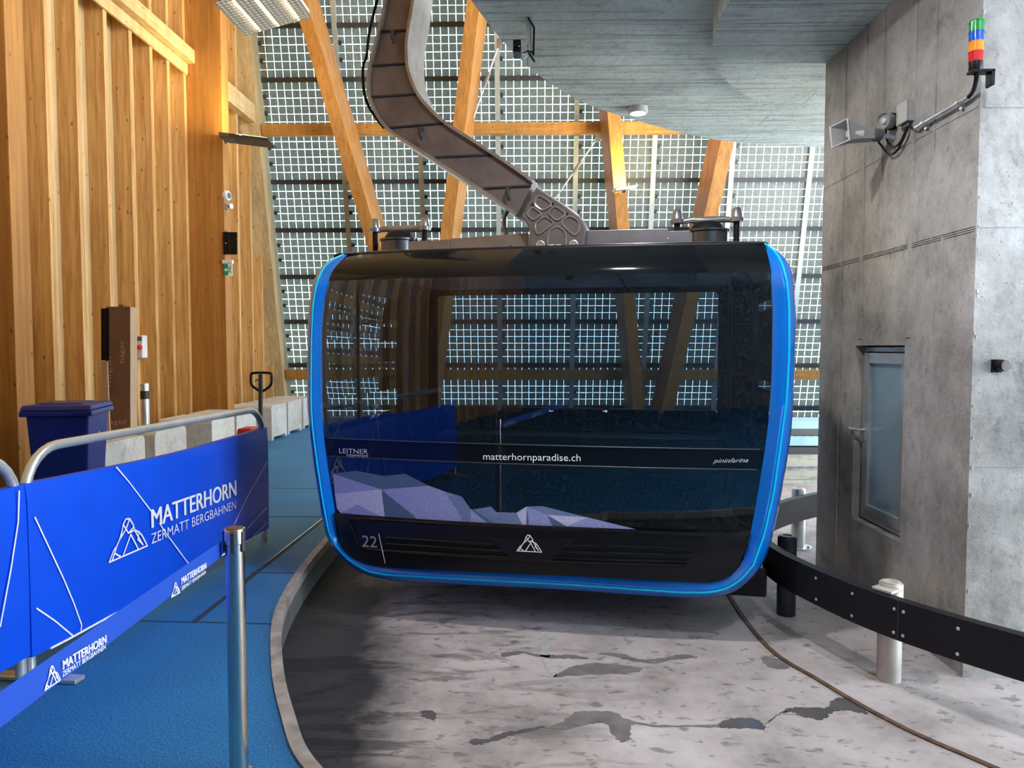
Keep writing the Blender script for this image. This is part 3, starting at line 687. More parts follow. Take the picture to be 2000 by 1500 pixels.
A = onC(706, 1068, -.08); B = onC(736, 1069, -.08); mb = MB(); letter(mb, '22', lambda a, b: BS(A[0]+a, A[1]+b, .010), B[0]-A[0], .075, .01); mb.build('cabin_number', 'silver', BUMP, recalc=False)
A = onC(1011, 1074, -.10); B = onC(1059, 1076, -.10); mb = MB(); logo(mb, lambda a, b: BS(A[0]+a, A[1]+b, .010), B[0]-A[0], .105, -CN, .0055); mb.build('mountain_emblem', 'white', BUMP, recalc=False)
# --- faceted mountain picture at the foot of the lower glass (traced)
def zp(x, y): return (640+x/3.226, 900+y/3.226)
MUR = [('mur3', [(10, 90), (165, 67), (345, 97), (490, 82), (640, 155), (335, 183)]), ('mur2', [(10, 90), (335, 183), (22, 218)]), ('mur1', [(22, 218), (335, 183), (175, 283), (60, 350), (35, 310)]),
       ('mur1', [(335, 183), (355, 362), (330, 360), (175, 283)]), ('mur2', [(175, 283), (330, 362), (60, 352)]), ('mur3', [(340, 190), (545, 345), (560, 372), (355, 364)]),
       ('mur2', [(335, 183), (640, 155), (745, 192), (850, 360), (845, 385), (560, 372), (545, 345), (340, 190)]), ('mur4', [(745, 192), (850, 222), (905, 300), (905, 385), (845, 385), (850, 360)]),
       ('mur2', [(905, 300), (1010, 390), (905, 385)]), ('mur3', [(905, 300), (925, 302), (1055, 392), (1010, 390)]), ('mur4', [(925, 302), (1035, 283), (1060, 318), (1195, 322), (1230, 398), (1055, 392)]),
       ('mur1', [(1195, 322), (1258, 283), (1255, 400), (1230, 398)]), ('mur3', [(1258, 283), (1275, 402), (1255, 400)]), ('mur2', [(1258, 283), (1385, 335), (1420, 406), (1275, 402)]),
       ('mur4', [(1258, 283), (1360, 281), (1640, 352), (1385, 335)]), ('mur3', [(1385, 335), (1510, 408), (1420, 406)]), ('mur1', [(1385, 335), (1640, 352), (1510, 408)]), ('mur2', [(1640, 352), (1945, 430), (1700, 418), (1510, 408)])]
mb = MB(); names = ['mur1', 'mur2', 'mur3', 'mur4']
for nm, pg in MUR:
    P = []
    for x, y in pg:
        s, z = onC(*zp(x, y), -.06); s = max(s, sl_(max(z, ZM))+.004); z = max(z, ZM+.002); P.append((s, z))
    # fan of small quads so that the picture follows the curved glass
    n = len(P); c = np.mean(P, axis=0); vs = [FS(*c, .004)]; fs = []
    rim = []
    for i in range(n):
        a, b = np.array(P[i]), np.array(P[(i+1) % n]); m_ = max(1, int(np.linalg.norm(b-a)/.06))
        rim += [a+(b-a)*k/m_ for k in range(m_)]
    k0 = 1; R = 3
    for r in range(1, R+1): vs += [FS(*(c+(np.array(p)-c)*r/R), .004) for p in rim]
    m_ = len(rim)
    for i in range(m_): fs.append((0, 1+i, 1+(i+1) % m_))
    for r in range(R-1):
        for i in range(m_): fs.append((1+r*m_+i, 1+(r+1)*m_+i, 1+(r+1)*m_+(i+1) % m_, 1+r*m_+(i+1) % m_))
    mb.add(vs, fs, names.index(nm))
tag(mb.build('mountain_picture', names, LOWG, recalc=False), 'grey violet faceted mountain picture on the lower glass')

# --- body behind the rim
sh = MB(); sg = MB(); sg2 = MB()
dd = [.16, .42, DEP-.42, DEP-.16]
for i in range(len(LO)-1):
    a, b = LO[i], LO[i+1]
    for k in range(3):
        d0, d1 = dd[k], dd[k+1]
        if k == 0: da, db = a[2]+.05, b[2]+.05
        else: da = db = d0
        ea, eb = (DEP-a[2]-.05, DEP-b[2]-.05) if k == 2 else (d1, d1)
        zc = (a[1]+b[1])/2
        tgt = (sg if i < 60 else sg2) if (k == 1 and .95 < zc < 2.0) else sh
        tgt.add([CP(a[0], a[1], da), CP(b[0], b[1], db), CP(b[0], b[1], eb), CP(a[0], a[1], ea)], [(0, 1, 2, 3)])
sh.build('body_shell', 'blackmatt', root, smooth=True); sg.build('side_glass', 'sideglass', root, smooth=True); sg2.build('side_glass', 'sideglass', root, smooth=True)
# roof skin
tl, tr = LO[0], LO[-1]; rows = []
for t in np.linspace(0, 1, 13):
    d = .22+(DEP-.44)*t; zc = ZT+.07*math.sin(math.pi*t)**.6
    rows.append([CP(tl[0]+(tr[0]-tl[0])*k/12, zc-(.012*abs(k/6-1)**4), d) for k in range(13)])
g = MB(); g.grid(rows); g.build('roof', 'blackmatt', root, smooth=True, solid=.02)
g = MB(); g.tube([CP(tl[0]+.02+(tr[0]-tl[0]-.04)*k/20, ZT+.004, .215) for k in range(21)], .011, 8); g.build('roof_gutter', 'rubber', root)
# rear wall with its window
def ring(o_pts, i_pts, d, mb):
    mb.grid([[CP(*p, d) for p in o_pts+o_pts[:1]], [CP(*p, d) for p in i_pts+i_pts[:1]]])
wz0, wz1, ws0, ws1 = 1.0, 2.09, -1.46, 1.14
op = [tuple(p[:2]) for p in LO]
def nearest(p):
    c = np.array([(ws0+ws1)/2, (wz0+wz1)/2]); v = np.array(p)-c; k = max(abs(v[0])/((ws1-ws0)/2), abs(v[1])/((wz1-wz0)/2)); return tuple(c+v/k)
top = [(tr[0]+(tl[0]-tr[0])*k/30, ZT+.02) for k in range(1, 30)]
op = op+top; ip = [nearest(p) for p in op]
g = MB(); ring(op, ip, DEP-.10, g); g.build('rear_wall', 'blackmatt', root)
g = MB(); cs = [(ws0-.03, wz0-.03), (ws1+.03, wz0-.03), (ws1+.03, wz1+.03), (ws0-.03, wz1+.03)]; g.add([CP(*p, DEP-.09) for p in cs], [(0, 1, 2, 3)]); g.build('rear_glass', 'sideglass', root)
# interior: floor, lining, benches, handrail poles
g = MB(); g.hexa([CP(s, z, d) for z in (.34, .38) for s, d in ((-1.40, .12), (1.18, .12), (1.18, DEP-.12), (-1.40, DEP-.12))]); g.build('cabin_floor', 'darksteel', root)
for k in range(3):
    a, b = -1.42+.88*k, -1.42+.88*(k+1)-.03
    g = MB(); g.hexa([CP(s, z, d) for z in (2.135, 2.155) for s, d in ((a, .30), (b, .30), (b, DEP-.25), (a, DEP-.25))]); g.build('ceiling_panel', 'interior', root)
for d0 in (1.80, .42):
    g = MB(); g.hexa([CP(s, z, d) for z in (.74, .82) for s, d in ((-1.35, d0), (1.15, d0), (1.15, d0+.36), (-1.35, d0+.36))]); BN = g.build('bench_seat', 'seat', root, bevel=.02)
    db = d0+.36 if d0 > 1 else d0-.07
    for k in range(5):
        a = -1.33+.5*k; g = MB(); g.hexa([CP(s, z, d) for z in (.84, 1.02 if d0 < 1 else 1.04) for s, d in ((a, db-.03), (a+.46, db-.03), (a+.46, db+.03), (a, db+.03))])
        if d0 > 1: g.build('backrest', 'seat', BN, bevel=.015)
    g = MB(); g.hexa([CP(s, z, d) for z in (.38, .74) for s, d in ((-1.2, d0+.12), (1.0, d0+.12), (1.0, d0+.26), (-1.2, d0+.26))]); g.build('bench_base', 'blackmatt', BN)
for s, d_ in ((onC(1425, 700, .35)[0], .35), (onC(700, 700, .35)[0], .35)):
    g = MB(); g.cyl(CP(s, .38, d_), CP(s, 2.14, d_), .012, n=12); g.build('handrail_pole', 'darksteel', root, smooth=True)
g = MB(); g.lathe(CP(-.03, 2.135, .9), [(.03, 0), (.035, -.03), (.0, -.045)], 14); g.build('ceiling_lamp', 'blackmatt', root, smooth=True)
# underframe and buffer box
g = MB(); g.hexa([CP(s, z, d) for z in (-.03, .10) for s, d in ((-.75, .6), (.75, .6), (.75, DEP-.5), (-.75, DEP-.5))]); g.build('underframe', 'blackmatt', root, bevel=.01)
A = onC(1432, 1164, .3); B = onC(1499, 1112, .3)
g = MB(); g.hexa([CP(s, z, d) for z in (A[1], B[1]) for s, d in ((A[0]-.1, .3), (B[0], .3), (B[0], .62), (A[0]-.1, .62))]); BB = g.build('buffer_box', 'blackmatt', root, bevel=.018)
g = MB(); C_ = onC(1484, 1098, .3); g.hexa([CP(s, z, d) for z in (B[1], B[1]+.05) for s, d in ((A[0]+.02, .32), (B[0]-.03, .32), (B[0]-.03, .6), (A[0]+.02, .6))]); g.build('buffer_label', 'lightgrey', BB)
g = MB()
for k in range(4): g.ribbon([CP(A[0]+.09+.02*k, B[1]+.008, .3185), CP(A[0]+.10+.02*k, B[1]+.043, .3185)], -CN, .006)
g.build('label_marks', 'blackmatt', BB)
# --- roof frame, dampers
D1 = 1.1
def zy(y, d=D1): return onC(1085, y, d)[1]
sA, sB = onC(845, 470, D1)[0], onC(1320, 470, D1)[0]
za = onC(860, 470, D1)[1]; zb_ = onC(1030, 457, D1)[1]
zmid = zy(457)
for s0, s1, z_a, z_b in ((sA-.3, onC(885, 470, D1)[0], za-.02, za-.005), (onC(886, 470, D1)[0], onC(1036, 460, D1)[0], za, zmid), (onC(1140, 460, D1)[0], onC(1305, 456, D1)[0], zmid+.005, zmid), (onC(1306, 456, D1)[0], sB+.25, zmid-.02, zmid-.02)):
    g = MB(); g.hexa([CP(s0, 2.26, D1-.1), CP(s1, 2.26, D1-.1), CP(s1, 2.26, D1+.1), CP(s0, 2.26, D1+.1), CP(s0, z_a, D1-.1), CP(s1, z_b, D1-.1), CP(s1, z_b, D1+.1), CP(s0, z_a, D1+.1)]); RFM = g.build('roof_frame', 'roofsteel', root, bevel=.004)
for x in (998, 1182):
    s, z = onC(x, 486, D1-.1); g = MB(); g.cyl(CP(s, z-.005, D1-.10), CP(s, z-.005, D1-.13), .026, n=16); g.build('rubber_plug', 'rubber', RFM)
def damper(xc, xl, xr, ytop, ycap):
    s, _ = onC(xc, 470, D1); k = 5.85/F
    z0 = 2.27; zt_ = onC(xc, ytop+46, D1)[1]
    g = MB(); g.lathe(CP(s, z0, D1), [(.205, 0), (.215, .06), (.20, zt_-z0-.115), (.155, zt_-z0-.11)], 26); base = g.build('damper', 'cupsteel', root, smooth=True)
    g = MB(); g.lathe(CP(s, zt_-.115, D1), [(.15, 0), (.15, .085), (.165, .09), (.165, .105), (.14, .11)], 26); g.build('damper_cup', 'cupsteel', base, smooth=True)
    g = MB(); g.lathe(CP(s, zt_-.01, D1), [(.125, 0), (.115, .03), (.09, .055), (.08, .062)], 24); g.build('rubber_bellow', 'rubber', base, smooth=True)
    sl2, sr2 = onC(xl, 470, D1)[0], onC(xr, 470, D1)[0]; zc = onC(xc, ycap, D1)[1]
    g = MB(); g.tube([CP(sl2, zc-.008, D1), CP(sl2+(s-sl2)*.5, zc+.004, D1), CP(s, zc-.006, D1), CP(sr2-(sr2-s)*.5, zc+.004, D1), CP(sr2, zc-.008, D1)], [.018, .026, .034, .026, .018], 10); g.build('cross_bar', 'armedge', base, smooth=True)
    for sx in (sl2, sr2):
        g = MB(); g.cyl(CP(sx, z0, D1), CP(sx, zc, D1), .022, n=14); g.build('guide_rod', 'rubber', base, smooth=True)
        g = MB(); g.lathe(CP(sx, zc-.02, D1), [(.05, 0), (.052, .028), (.044, .034), (.034, .09), (.022, .106), (.0, .11)], 18); g.build('rod_cap', 'roofsteel', base, smooth=True)
damper(781, 733, 830, 420, 447); damper(1381, 1322, 1438, 402, 430)
# --- hanger arm
D2 = D1-.20; TH = .40
AL = [(758, -150), (756, -60), (752, 0), (738, 64), (728, 100), (719, 144), (720, 186), (736, 224), (762, 256), (816, 291), (880, 333), (944, 374), (1008, 419)]
AR = [(812, -150), (812, -60), (806, 0), (796, 60), (793, 96), (797, 138), (813, 179), (838, 211), (870, 240), (925, 275), (960, 298), (1008, 330), (1040, 353)]
Lp = np.array([onC(*p, D2) for p in spl(AL, 5)]); Rp = np.array([onC(*p, D2) for p in spl(AR, 5)])
g = MB(); nL = len(Lp)
fa = lambda s, z, o: CP(s, z, D2+o)
for i in range(nL-1):
    g.hexa([fa(*Lp[i], .035), fa(*Rp[i], .035), fa(*Rp[i], TH-.03), fa(*Lp[i], TH-.03), fa(*Lp[i+1], .035), fa(*Rp[i+1], .035), fa(*Rp[i+1], TH-.03), fa(*Lp[i+1], TH-.03)])
ARM = g.build('hanger_arm', 'armsteel', root)
for P, sg_ in ((Lp, -1), (Rp, 1)):
    O = offs([tuple(p) for p in P], .012); I = offs([tuple(p) for p in P], -.012); g = MB()
    for i in range(nL-1): g.hexa([fa(*I[i], 0), fa(*O[i], 0), fa(*O[i], TH), fa(*I[i], TH), fa(*I[i+1], 0), fa(*O[i+1], 0), fa(*O[i+1], TH), fa(*I[i+1], TH)])
    g.build('arm_flange', 'armedge', ARM)
for (xa, ya, xb, yb) in ((735, 58, 795, 56), (722, 126, 793, 121), (722, 187, 812, 181), (760, 247, 868, 238), (848, 305, 960, 300), (942, 366, 1036, 361)):
    A = onC(xa, ya, D2); B = onC(xb, yb, D2); g = MB(); g.tube([fa(*A, .03), fa(*B, .03)], .010, 8); g.build('arm_rib', 'darksteel', ARM)
for (x, y) in ((768, 62), (822, 250), (992, 367)):
    s, z = onC(x, y, D2); g = MB(); g.tube([fa(s, z, .03), fa(s, z-.01, -.03), fa(s+.008, z-.06, -.045), fa(s+.02, z-.10, -.03)], .014, 8); g.build('lifting_eye', 'darksteel', ARM, smooth=True)
# knuckle casting with ribbed pockets
def z2(x, y): return (960+x/5.263, 340+y/5.263)
PLT = [z2(*p) for p in [(300, 440), (380, 290), (460, 130), (560, 185), (780, 330), (900, 420), (945, 475), (972, 545), (965, 640), (945, 800), (400, 800), (388, 600), (380, 545), (350, 490)]]
g = MB(); g.prism([CP(*onC(*p, D2-.03), D2-.03) for p in PLT], CN*(TH+.06)); KN = g.build('arm_knuckle', 'armsteel', root, bevel=.012)
PK = [[(475, 210), (605, 285), (615, 325), (525, 380), (435, 310)], [(420, 335), (505, 400), (505, 420), (430, 480), (360, 410)], [(650, 325), (755, 395), (755, 425), (670, 485), (575, 400)],
      [(545, 430), (635, 490), (635, 515), (470, 635), (440, 520)], [(795, 425), (900, 480), (900, 580), (865, 630), (830, 620), (705, 500)], [(585, 590), (670, 530), (765, 590), (770, 765), (575, 765)]]
for pk in PK:
    pts2 = [np.array(onC(*z2(*p), D2-.03)) for p in pk]; c = np.mean(pts2, axis=0); rp = []
    n = len(pts2)
    for i in range(n):
        a, b, e = pts2[i-1], pts2[i], pts2[(i+1) % n]; rp += [b+(a-b)*.25, b+(a-b)*.08+(e-b)*.08, b+(e-b)*.25]
    g = MB(); g.tube([CP(*p, D2-.033) for p in rp], .0085, 6, closed=True); g.build('pocket_rib', 'armedge', KN, smooth=True)
for (x, y) in ((505, 730), (845, 725)):
    s, z = onC(*z2(x, y), D2-.03); g = MB(); g.lathe(CP(s, z, D2-.03), [(.034, 0), (.034, .010), (.026, .012), (.022, .004), (.008, .004), (.008, .016)], 20, axis=-CN); g.build('pivot_cap', 'steel', KN, smooth=True)
for (x, y) in ((622, 738), (690, 738)):
    s, z = onC(*z2(x, y), D2-.03); g = MB(); g.hexa([CP(s+a, z+b, D2-.036+c) for b in (-.012, .012) for a, c in ((-.018, 0), (.018, 0), (.018, .01), (-.018, .01))]); g.build('rating_plate', 'lightgrey', KN)
for (x, y) in ((418, 313), (633, 305), (778, 407)):
    s, z = onC(*z2(x, y), D2-.03); g = MB(); g.cyl(CP(s, z, D2-.03), CP(s, z, D2-.036), .008, n=10); g.build('bolt_hole', 'blackmatt', KN)
# cable loop beside the arm
g = MB(); pth = [(1000, 408), (990, 414), (985, 428), (985, 440), (990, 462)]; g.tube([CP(*onC(*p, D1), D1) for p in resample(spl(pth, 4), 18)], .016, 8); g.build('cable_loop', 'grey', ARM, smooth=True)
g = MB(); pth = [(742, -20), (722, 60), (716, 110), (709, 130), (711, 180), (724, 215), (750, 250)]; g.tube([CP(*onC(*p, D1), D1) for p in resample(spl(pth, 4), 30)], .012, 8); g.build('arm_cable', 'rubber', ARM, smooth=True)

# ================================================================== GUARD RAIL
RL = spl([(3.3, 2.55), (2.75, 2.9), (2.278, 3.391), (1.908, 3.932), (1.70, 4.5), (1.632, 4.9), (1.66, 5.35), (1.80, 5.8), (2.06, 6.2), (2.5, 6.62), (3.1, 7.0), (3.9, 7.3)], 8)
gr = thing('guard_rail', (1.9, 4.6, PIT), 'low curved black guard rail on round posts along the bay edge', 'guard rail')
O = offs(RL, -.03); I = offs(RL, .03); g = MB()
zb, zt = .075, .285
for i in range(len(RL)-1): g.hexa([(*I[i], zb), (*O[i], zb), (*O[i+1], zb), (*I[i+1], zb), (*I[i], zt), (*O[i], zt), (*O[i+1], zt), (*I[i+1], zt)])
g.build('rail_band', 'rubber', gr)
POSTS = ((1.758, 5.015, 'binblue2'), (1.995, 4.03, 'pl'), (2.47, 6.70, 'steel'))
M['postdark'] = plain('dark_blue_post', (.02, .025, .04), .4, .2); M['postgrey'] = plain('weathered_post', (.52, .50, .45), .5, .35, .2, 5)
for x, y, mt in ((1.765, 5.02, 'postdark'), (1.985, 4.035, 'postgrey'), (2.46, 6.72, 'steel')):
    g = MB(); g.lathe((x, y, PIT), [(.062, 0), (.062, .53), (.058, .538)], 28); P_ = g.build('post', mt, gr, smooth=True)
    g = MB(); g.lathe((x, y, PIT+.538), [(.05, 0), (.05, .006), (.03, .007), (.03, .002)], 24); g.build('post_cap', mt, P_, smooth=True)
    if mt == 'steel':
        g = MB(); g.lathe((x, y, PIT), [(.12, 0), (.12, .015), (.06, .016)], 28); g.build('base_plate', 'steel', P_, smooth=True)
        for k in range(4):
            g = MB(); g.cyl((x+.095*math.cos(.8+k*1.57), y+.095*math.sin(.8+k*1.57), PIT+.015), (x+.095*math.cos(.8+k*1.57), y+.095*math.sin(.8+k*1.57), PIT+.035), .012, n=6); g.build('anchor_bolt', 'steel', P_)
# rail bracket lapping the near post, joint and bolts
g = MB(); g.obox((1.95, 4.0, .325-.03), (.05, .035, 0), (-.03, .05, 0), (0, 0, .008)); g.build('rail_bracket', 'postgrey', gr, bevel=.004)
def at_rail(x, y, z):
    """point of the rail's bay side seen at pixel x"""
    best = None
    for i in range(len(I)-1):
        for t in np.linspace(0, 1, 12):
            p = I[i]*(1-t)+I[i+1]*t; v = np.array([*p, z])-CAM; px = 1000+F*(v@_r)/(v@_f)
            if p[1] < 5.0 and (best is None or abs(px-x) < best[0]): d = I[i+1]-I[i]; best = (abs(px-x), p, d/np.linalg.norm(d))
    return best[1], best[2]
for x in (1594, 1664, 1746, 1764, 1871):
    for z in (.11, .235):
        p, d = at_rail(x, 0, z); nn = np.array([-d[1], d[0]]); nn = -nn if False else nn
        a = np.array([*(p-nn*0), z]); g = MB(); g.lathe(a, [(.009, -.004), (.009, .003), (.005, .006)], 10, axis=(nn[0], nn[1], 0)); g.build('bolt', 'steel', gr)
p, d = at_rail(1754, 0, .2); nn = np.array([-d[1], d[0]]); g = MB(); g.hexa([(p[0]+d[0]*a+nn[0]*b, p[1]+d[1]*a+nn[1]*b, z) for z in (zb, zt) for a, b in ((-.003, .0015), (.003, .0015), (.003, -.002), (-.003, -.002))]); g.build('rail_joint', 'joint', gr)

# ================================================================== CROWD BARRIERS
BA = np.array([-2.395, 3.46]); BBp = np.array([-2.13, 5.9])
bd = (BBp-BA)/np.linalg.norm(BBp-BA); bn = np.array([bd[1], -bd[0]])   # bn faces the bay
BL = float(np.linalg.norm(BBp-BA))
def barrier(A, label):
    def P(u, z, o=0.0): return (*(A+bd*u+bn*o), z)
    t = thing('crowd_barrier', (*A, 0), label, 'barrier', 'crowd barriers with blue covers')
    R = .22; H = 1.11; path = [P(0, .02)]
    path += [P(0, H-R-.1), P(0, H-R)]+[P(R-R*math.cos(a), H-R+R*math.sin(a)) for a in np.linspace(.2, math.pi/2, 7)]
    path += [P(BL-R+R*math.sin(a), H-R+R*math.cos(a)) for a in np.linspace(0, math.pi/2-.2, 7)]+[P(BL, H-R), P(BL, .02)]
    g = MB(); g.tube(path, .024, 16); FRM = g.build('tube_frame', 'steel', t, smooth=True)
    g = MB(); g.tube([P(0, .16), P(BL, .16)], .018, 12)
    g.tube([P(0, .90), P(BL, .90)], .018, 12); g.build('cross_tube', 'steel', FRM, smooth=True)
    for u in (.0,):
        g = MB(); g.obox(P(u, .012), (*(bd*.034), 0), (*(bn*.26), 0), (0, 0, .010)); g.build('foot_plate', 'steel', t, bevel=.003)
    # cover: two faces and closed ends with soft folds
    g = MB(); rows = []
    nU, nZ = 46, 10
    for j in range(nZ+1):
        row = []
        for i in range(nU+1):
            u = -.028+(BL+.056)*i/nU; f = j/nZ
            zt_ = .955-.02*math.sin(math.pi*i/nU)-.012*(1-abs(1-2*i/nU)); zb2 = .125-.01*math.sin(3.1*i/nU+.5)
            w = .035+.005*math.sin(11*i/nU+2*f)*(1-f)+.006*math.sin(23*i/nU)*(f-.4)**2*4
            if f > .93: w = .024
            row.append(P(u, zb2+(zt_-zb2)*f, w))
        rows.append(row)
    g.grid(rows)
    rb = [[P(-.028+(BL+.056)*i/nU, r_[i][2], -.030 if j < nZ else -.024) for i in range(nU+1)] for j, r_ in enumerate(rows)]
    g.grid(rb); g.grid([rows[-1], rb[-1]]); g.grid([[r_[0] for r_ in rows], [r_[0] for r_ in rb]]); g.grid([[r_[-1] for r_ in rows], [r_[-1] for r_ in rb]])
    CV = g.build('banner_cover', 'banner', t, smooth=True)
    return t, CV, P, rows
t1, CV1, BP, brows = barrier(BA, 'crowd barrier with blue mountain railway cover, behind the steel belt post')
t2, CV2, BP2, _ = barrier(BA-bd*(BL+.058), 'crowd barrier with blue cover cut off by the left edge of the photo')
OFF = .0445
def bpix(x, y):
    """place on the cover's face (u, z) under a pixel"""
    d = ray(x, y); n3 = np.array([*bn, 0]); A3 = np.array([*(BA+bn*OFF), 0]); t = ((A3-CAM)@n3)/(d@n3); p = CAM+d*t
    return float((p[:2]-BA)@bd), float(p[2])
n3 = np.array([*bn, 0])
def bx(x, y): return (x/2.7778, 860+y/2.7778)
g = MB()
u0, z0 = bpix(*bx(822, 478)); u1, z1 = bpix(*bx(1280, 300)); k = (z1-z0)/(u1-u0); hh = bpix(*bx(822, 375))[1]-z0
letter(g, 'MATTERHORN', lambda a, b: BP(u0+a, z0+k*a+b, OFF), u1-u0, hh, .026, nrm=n3); g.build('banner_lettering', 'white', CV1, recalc=False)
g = MB(); v0, w0 = bpix(*bx(822, 563)); v1, w1 = bpix(*bx(1280, 370)); k2 = (w1-w0)/(v1-v0); h2 = bpix(*bx(822, 507))[1]-w0
letter(g, 'ZERMATT BERGBAHNEN', lambda a, b: BP(v0+a, w0+k2*a+b, OFF), v1-v0, h2, -.008); g.build('banner_lettering', 'white', CV1, recalc=False)
g = MB(); a0, c0 = bpix(*bx(592, 662)); a1, c1 = bpix(*bx(800, 572)); k3 = (c1-c0)/(a1-a0); h3 = bpix(*bx(690, 423))[1]-bpix(*bx(690, 618))[1]
logo(g, lambda a, b: np.array(BP(a0+a, c0+k3*a+b, OFF)), a1-a0, h3, n3, .009); g.build('mountain_emblem', 'white', CV1, recalc=False)
for ln in ([(632, 145), (700, 225), (825, 390)], [(865, 450), (905, 510), (1040, 692)], [(190, 418), (345, 750), (400, 880), (443, 1000), (440, 1030)], [(200, 912), (300, 980), (393, 1058)], [(1450, 118), (1350, 290), (1270, 458)], [(1448, 365), (1340, 480)], [(1448, 448), (1370, 525)]):
    g = MB(); pts = [bpix(*bx(*p)) for p in ln]; g.ribbon([np.array(BP(u, z, OFF)) for u, z in pts], n3, .0075); g.build('white_line', 'white', CV1, recalc=False)
g = MB(); g.tube([brows[0][i] for i in range(2, 45)], .006, 6); g.build('hem', 'white', CV1)
g = MB(); pts = [bpix(*bx(*p)) for p in [(105, 275), (100, 440), (60, 700), (2, 1010)]]
g.ribbon([np.array(BP(u, z, OFF)) for u, z in pts], n3, .0075); g.build('white_line', 'white', CV2, recalc=False)

# ================================================================== BELT POST
SX, SY = onY(458, 1030, 2.68)[:2]
SY = 2.68
stn = thing('belt_post', (SX, SY, 0), 'brushed steel belt post holding a blue printed belt, in the left foreground', 'stanchion')
ZH = float(onY(458, 1032, SY)[2])
g = MB(); g.lathe((SX, SY, 0), [(.034, .02), (.034, ZH-.01)], 32); g.build('pole', 'stainless', stn, smooth=True)
g = MB(); g.lathe((SX, SY, 0), [(.062, 0), (.062, .006), (.055, .01), (.045, .014), (.036, .018)], 36); g.build('base', 'stainless', stn, smooth=True)
g = MB(); g.lathe((SX, SY, ZH-.055), [(.0355, 0), (.0375, .002), (.0375, .05), (.036, .055), (.033, .056)], 32); HEAD = g.build('belt_head', 'stainless', stn, smooth=True)
g = MB(); g.lathe((SX, SY, ZH+.0005), [(.031, 0), (.031, .003)], 28); g.build('head_disc', 'brown', HEAD, smooth=True)
for an in (rad(200), rad(-20), rad(-80)):
    c = (SX+.037*math.cos(an), SY+.037*math.sin(an)); g = MB(); g.obox((*c, ZH-.045), (.008*-math.sin(an), .008*math.cos(an), 0), (.005*math.cos(an), .005*math.sin(an), 0), (0, 0, .038)); g.build('belt_clip', 'darksteel', HEAD, bevel=.003)
# belt
p0 = np.array([SX-.045, SY-.01]); q0 = np.array([-.965, 1.30])
zt0, zb0 = onY(452, 1057, SY-.01)[2], onY(452, 1087, SY-.01)[2]
zt1, zb1 = onY(0, 1352, 1.36)[2], onY(0, 1421, 1.36)[2]
xe = onY(0, 1386, 1.36)[0]
q0 = np.array([xe, 1.36]); bvec = q0-p0; bvec_l = np.linalg.norm(bvec); bu = bvec/bvec_l
ext = 1.6
def BE(t, f, o=0.0):
    """belt point: t 0..1 from post to the photo's edge, f 0..1 bottom to top"""
    p = p0+bvec*t; za = zb0+(zb1-zb0)*t; zc = zt0+(zt1-zt0)*t; nn = np.array([bu[1], -bu[0]]); nn = nn if nn[0] > 0 else -nn
    return np.array([*(p+nn*o), za+(zc-za)*f])
g = MB(); g.grid([[BE(t, f) for t in np.linspace(0, ext, 40)] for f in (0, .5, 1)]); BLT = g.build('belt', 'belt', stn, solid=.0015)
def bep(x, y):
    """(t, f) on the belt under a pixel"""
    nn = np.array([bu[1], -bu[0], 0]); A3 = np.array([*p0, 0]); d = ray(x, y); t = ((A3-CAM)@nn)/(d@nn); p = CAM+d*t
    tt = float((p[:2]-p0)@bu/bvec_l); za = zb0+(zb1-zb0)*tt; zc = zt0+(zt1-zt0)*tt; return tt, float((p[2]-za)/(zc-za))
nb = np.array([bu[1], -bu[0], 0]); nb = nb if nb[0] > 0 else -nb
for (m_l, m_r, z_l, z_r, l_l, l_r) in (((978, 782, 745), (1112, 695, 0), (980, 815, 795), (1112, 722, 0), (925, 852), (972, 825)), ((332, 1245, 1195), (567, 1098, 0), (332, 1285, 1255), (567, 1130, 0), (235, 1357), (320, 1300))):
    for (L_, R_, txt, bo) in ((m_l, m_r, 'MATTERHORN', .018), (z_l, z_r, 'ZERMATT BERGBAHNEN', 0)):
        ta, fa_ = bep(*bx(L_[0], L_[1])); tb, fb_ = bep(*bx(R_[0], R_[1])); fh = bep(*bx(L_[0], L_[2]))[1]-fa_
        g = MB(); letter(g, txt, lambda a, b: BE(ta+(tb-ta)*a, fa_+(fb_-fa_)*a+b, .003), 1.0, fh, bo, nrm=nb); g.build('belt_lettering', 'white', BLT, recalc=False)
    ta, fa_ = bep(*bx(*l_l)); tb, fb_ = bep(*bx(*l_r)); g = MB()
    logo(g, lambda a, b: BE(ta+(tb-ta)*a, fa_+(fb_-fa_)*a+b, .003), 1.0, .62, nb, .0028); g.build('mountain_emblem', 'white', BLT, recalc=False)

# ================================================================== LEFT SIDE THINGS
# wheelie bin
bt = thing('wheelie_bin', (-4.36, 6.95, 0), 'dark blue wheelie bin with lid closed beside the stud wall', 'bin')
th = rad(14); wx = np.array([math.cos(th), math.sin(th), 0]); wy = np.array([-math.sin(th), math.cos(th), 0]); bc = np.array([-4.36, 6.95, 0.])
def bl(x, y, z): return bc+wx*x+wy*y+np.array([0, 0, z])
def frus(mb, w0, d0, z0, w1, d1, z1, yo=0): mb.hexa([bl(sx*w/2, sy*d/2+yo, z) for z, w, d in ((z0, w0, d0), (z1, w1, d1)) for sx, sy in ((-1, -1), (1, -1), (1, 1), (-1, 1))])
g = MB(); frus(g, .42, .48, .05, .52, .60, .98); g.build('bin_body', 'binblue', bt, bevel=.02)
g = MB(); frus(g, .60, .68, .97, .60, .68, 1.02); RIMB = g.build('bin_rim', 'binblue', bt, bevel=.012)
g = MB(); frus(g, .60, .68, 1.022, .57, .62, 1.07); frus(g, .40, .40, 1.06, .36, .36, 1.085, -.02); LID = g.build('lid', 'binblue', bt, bevel=.015)
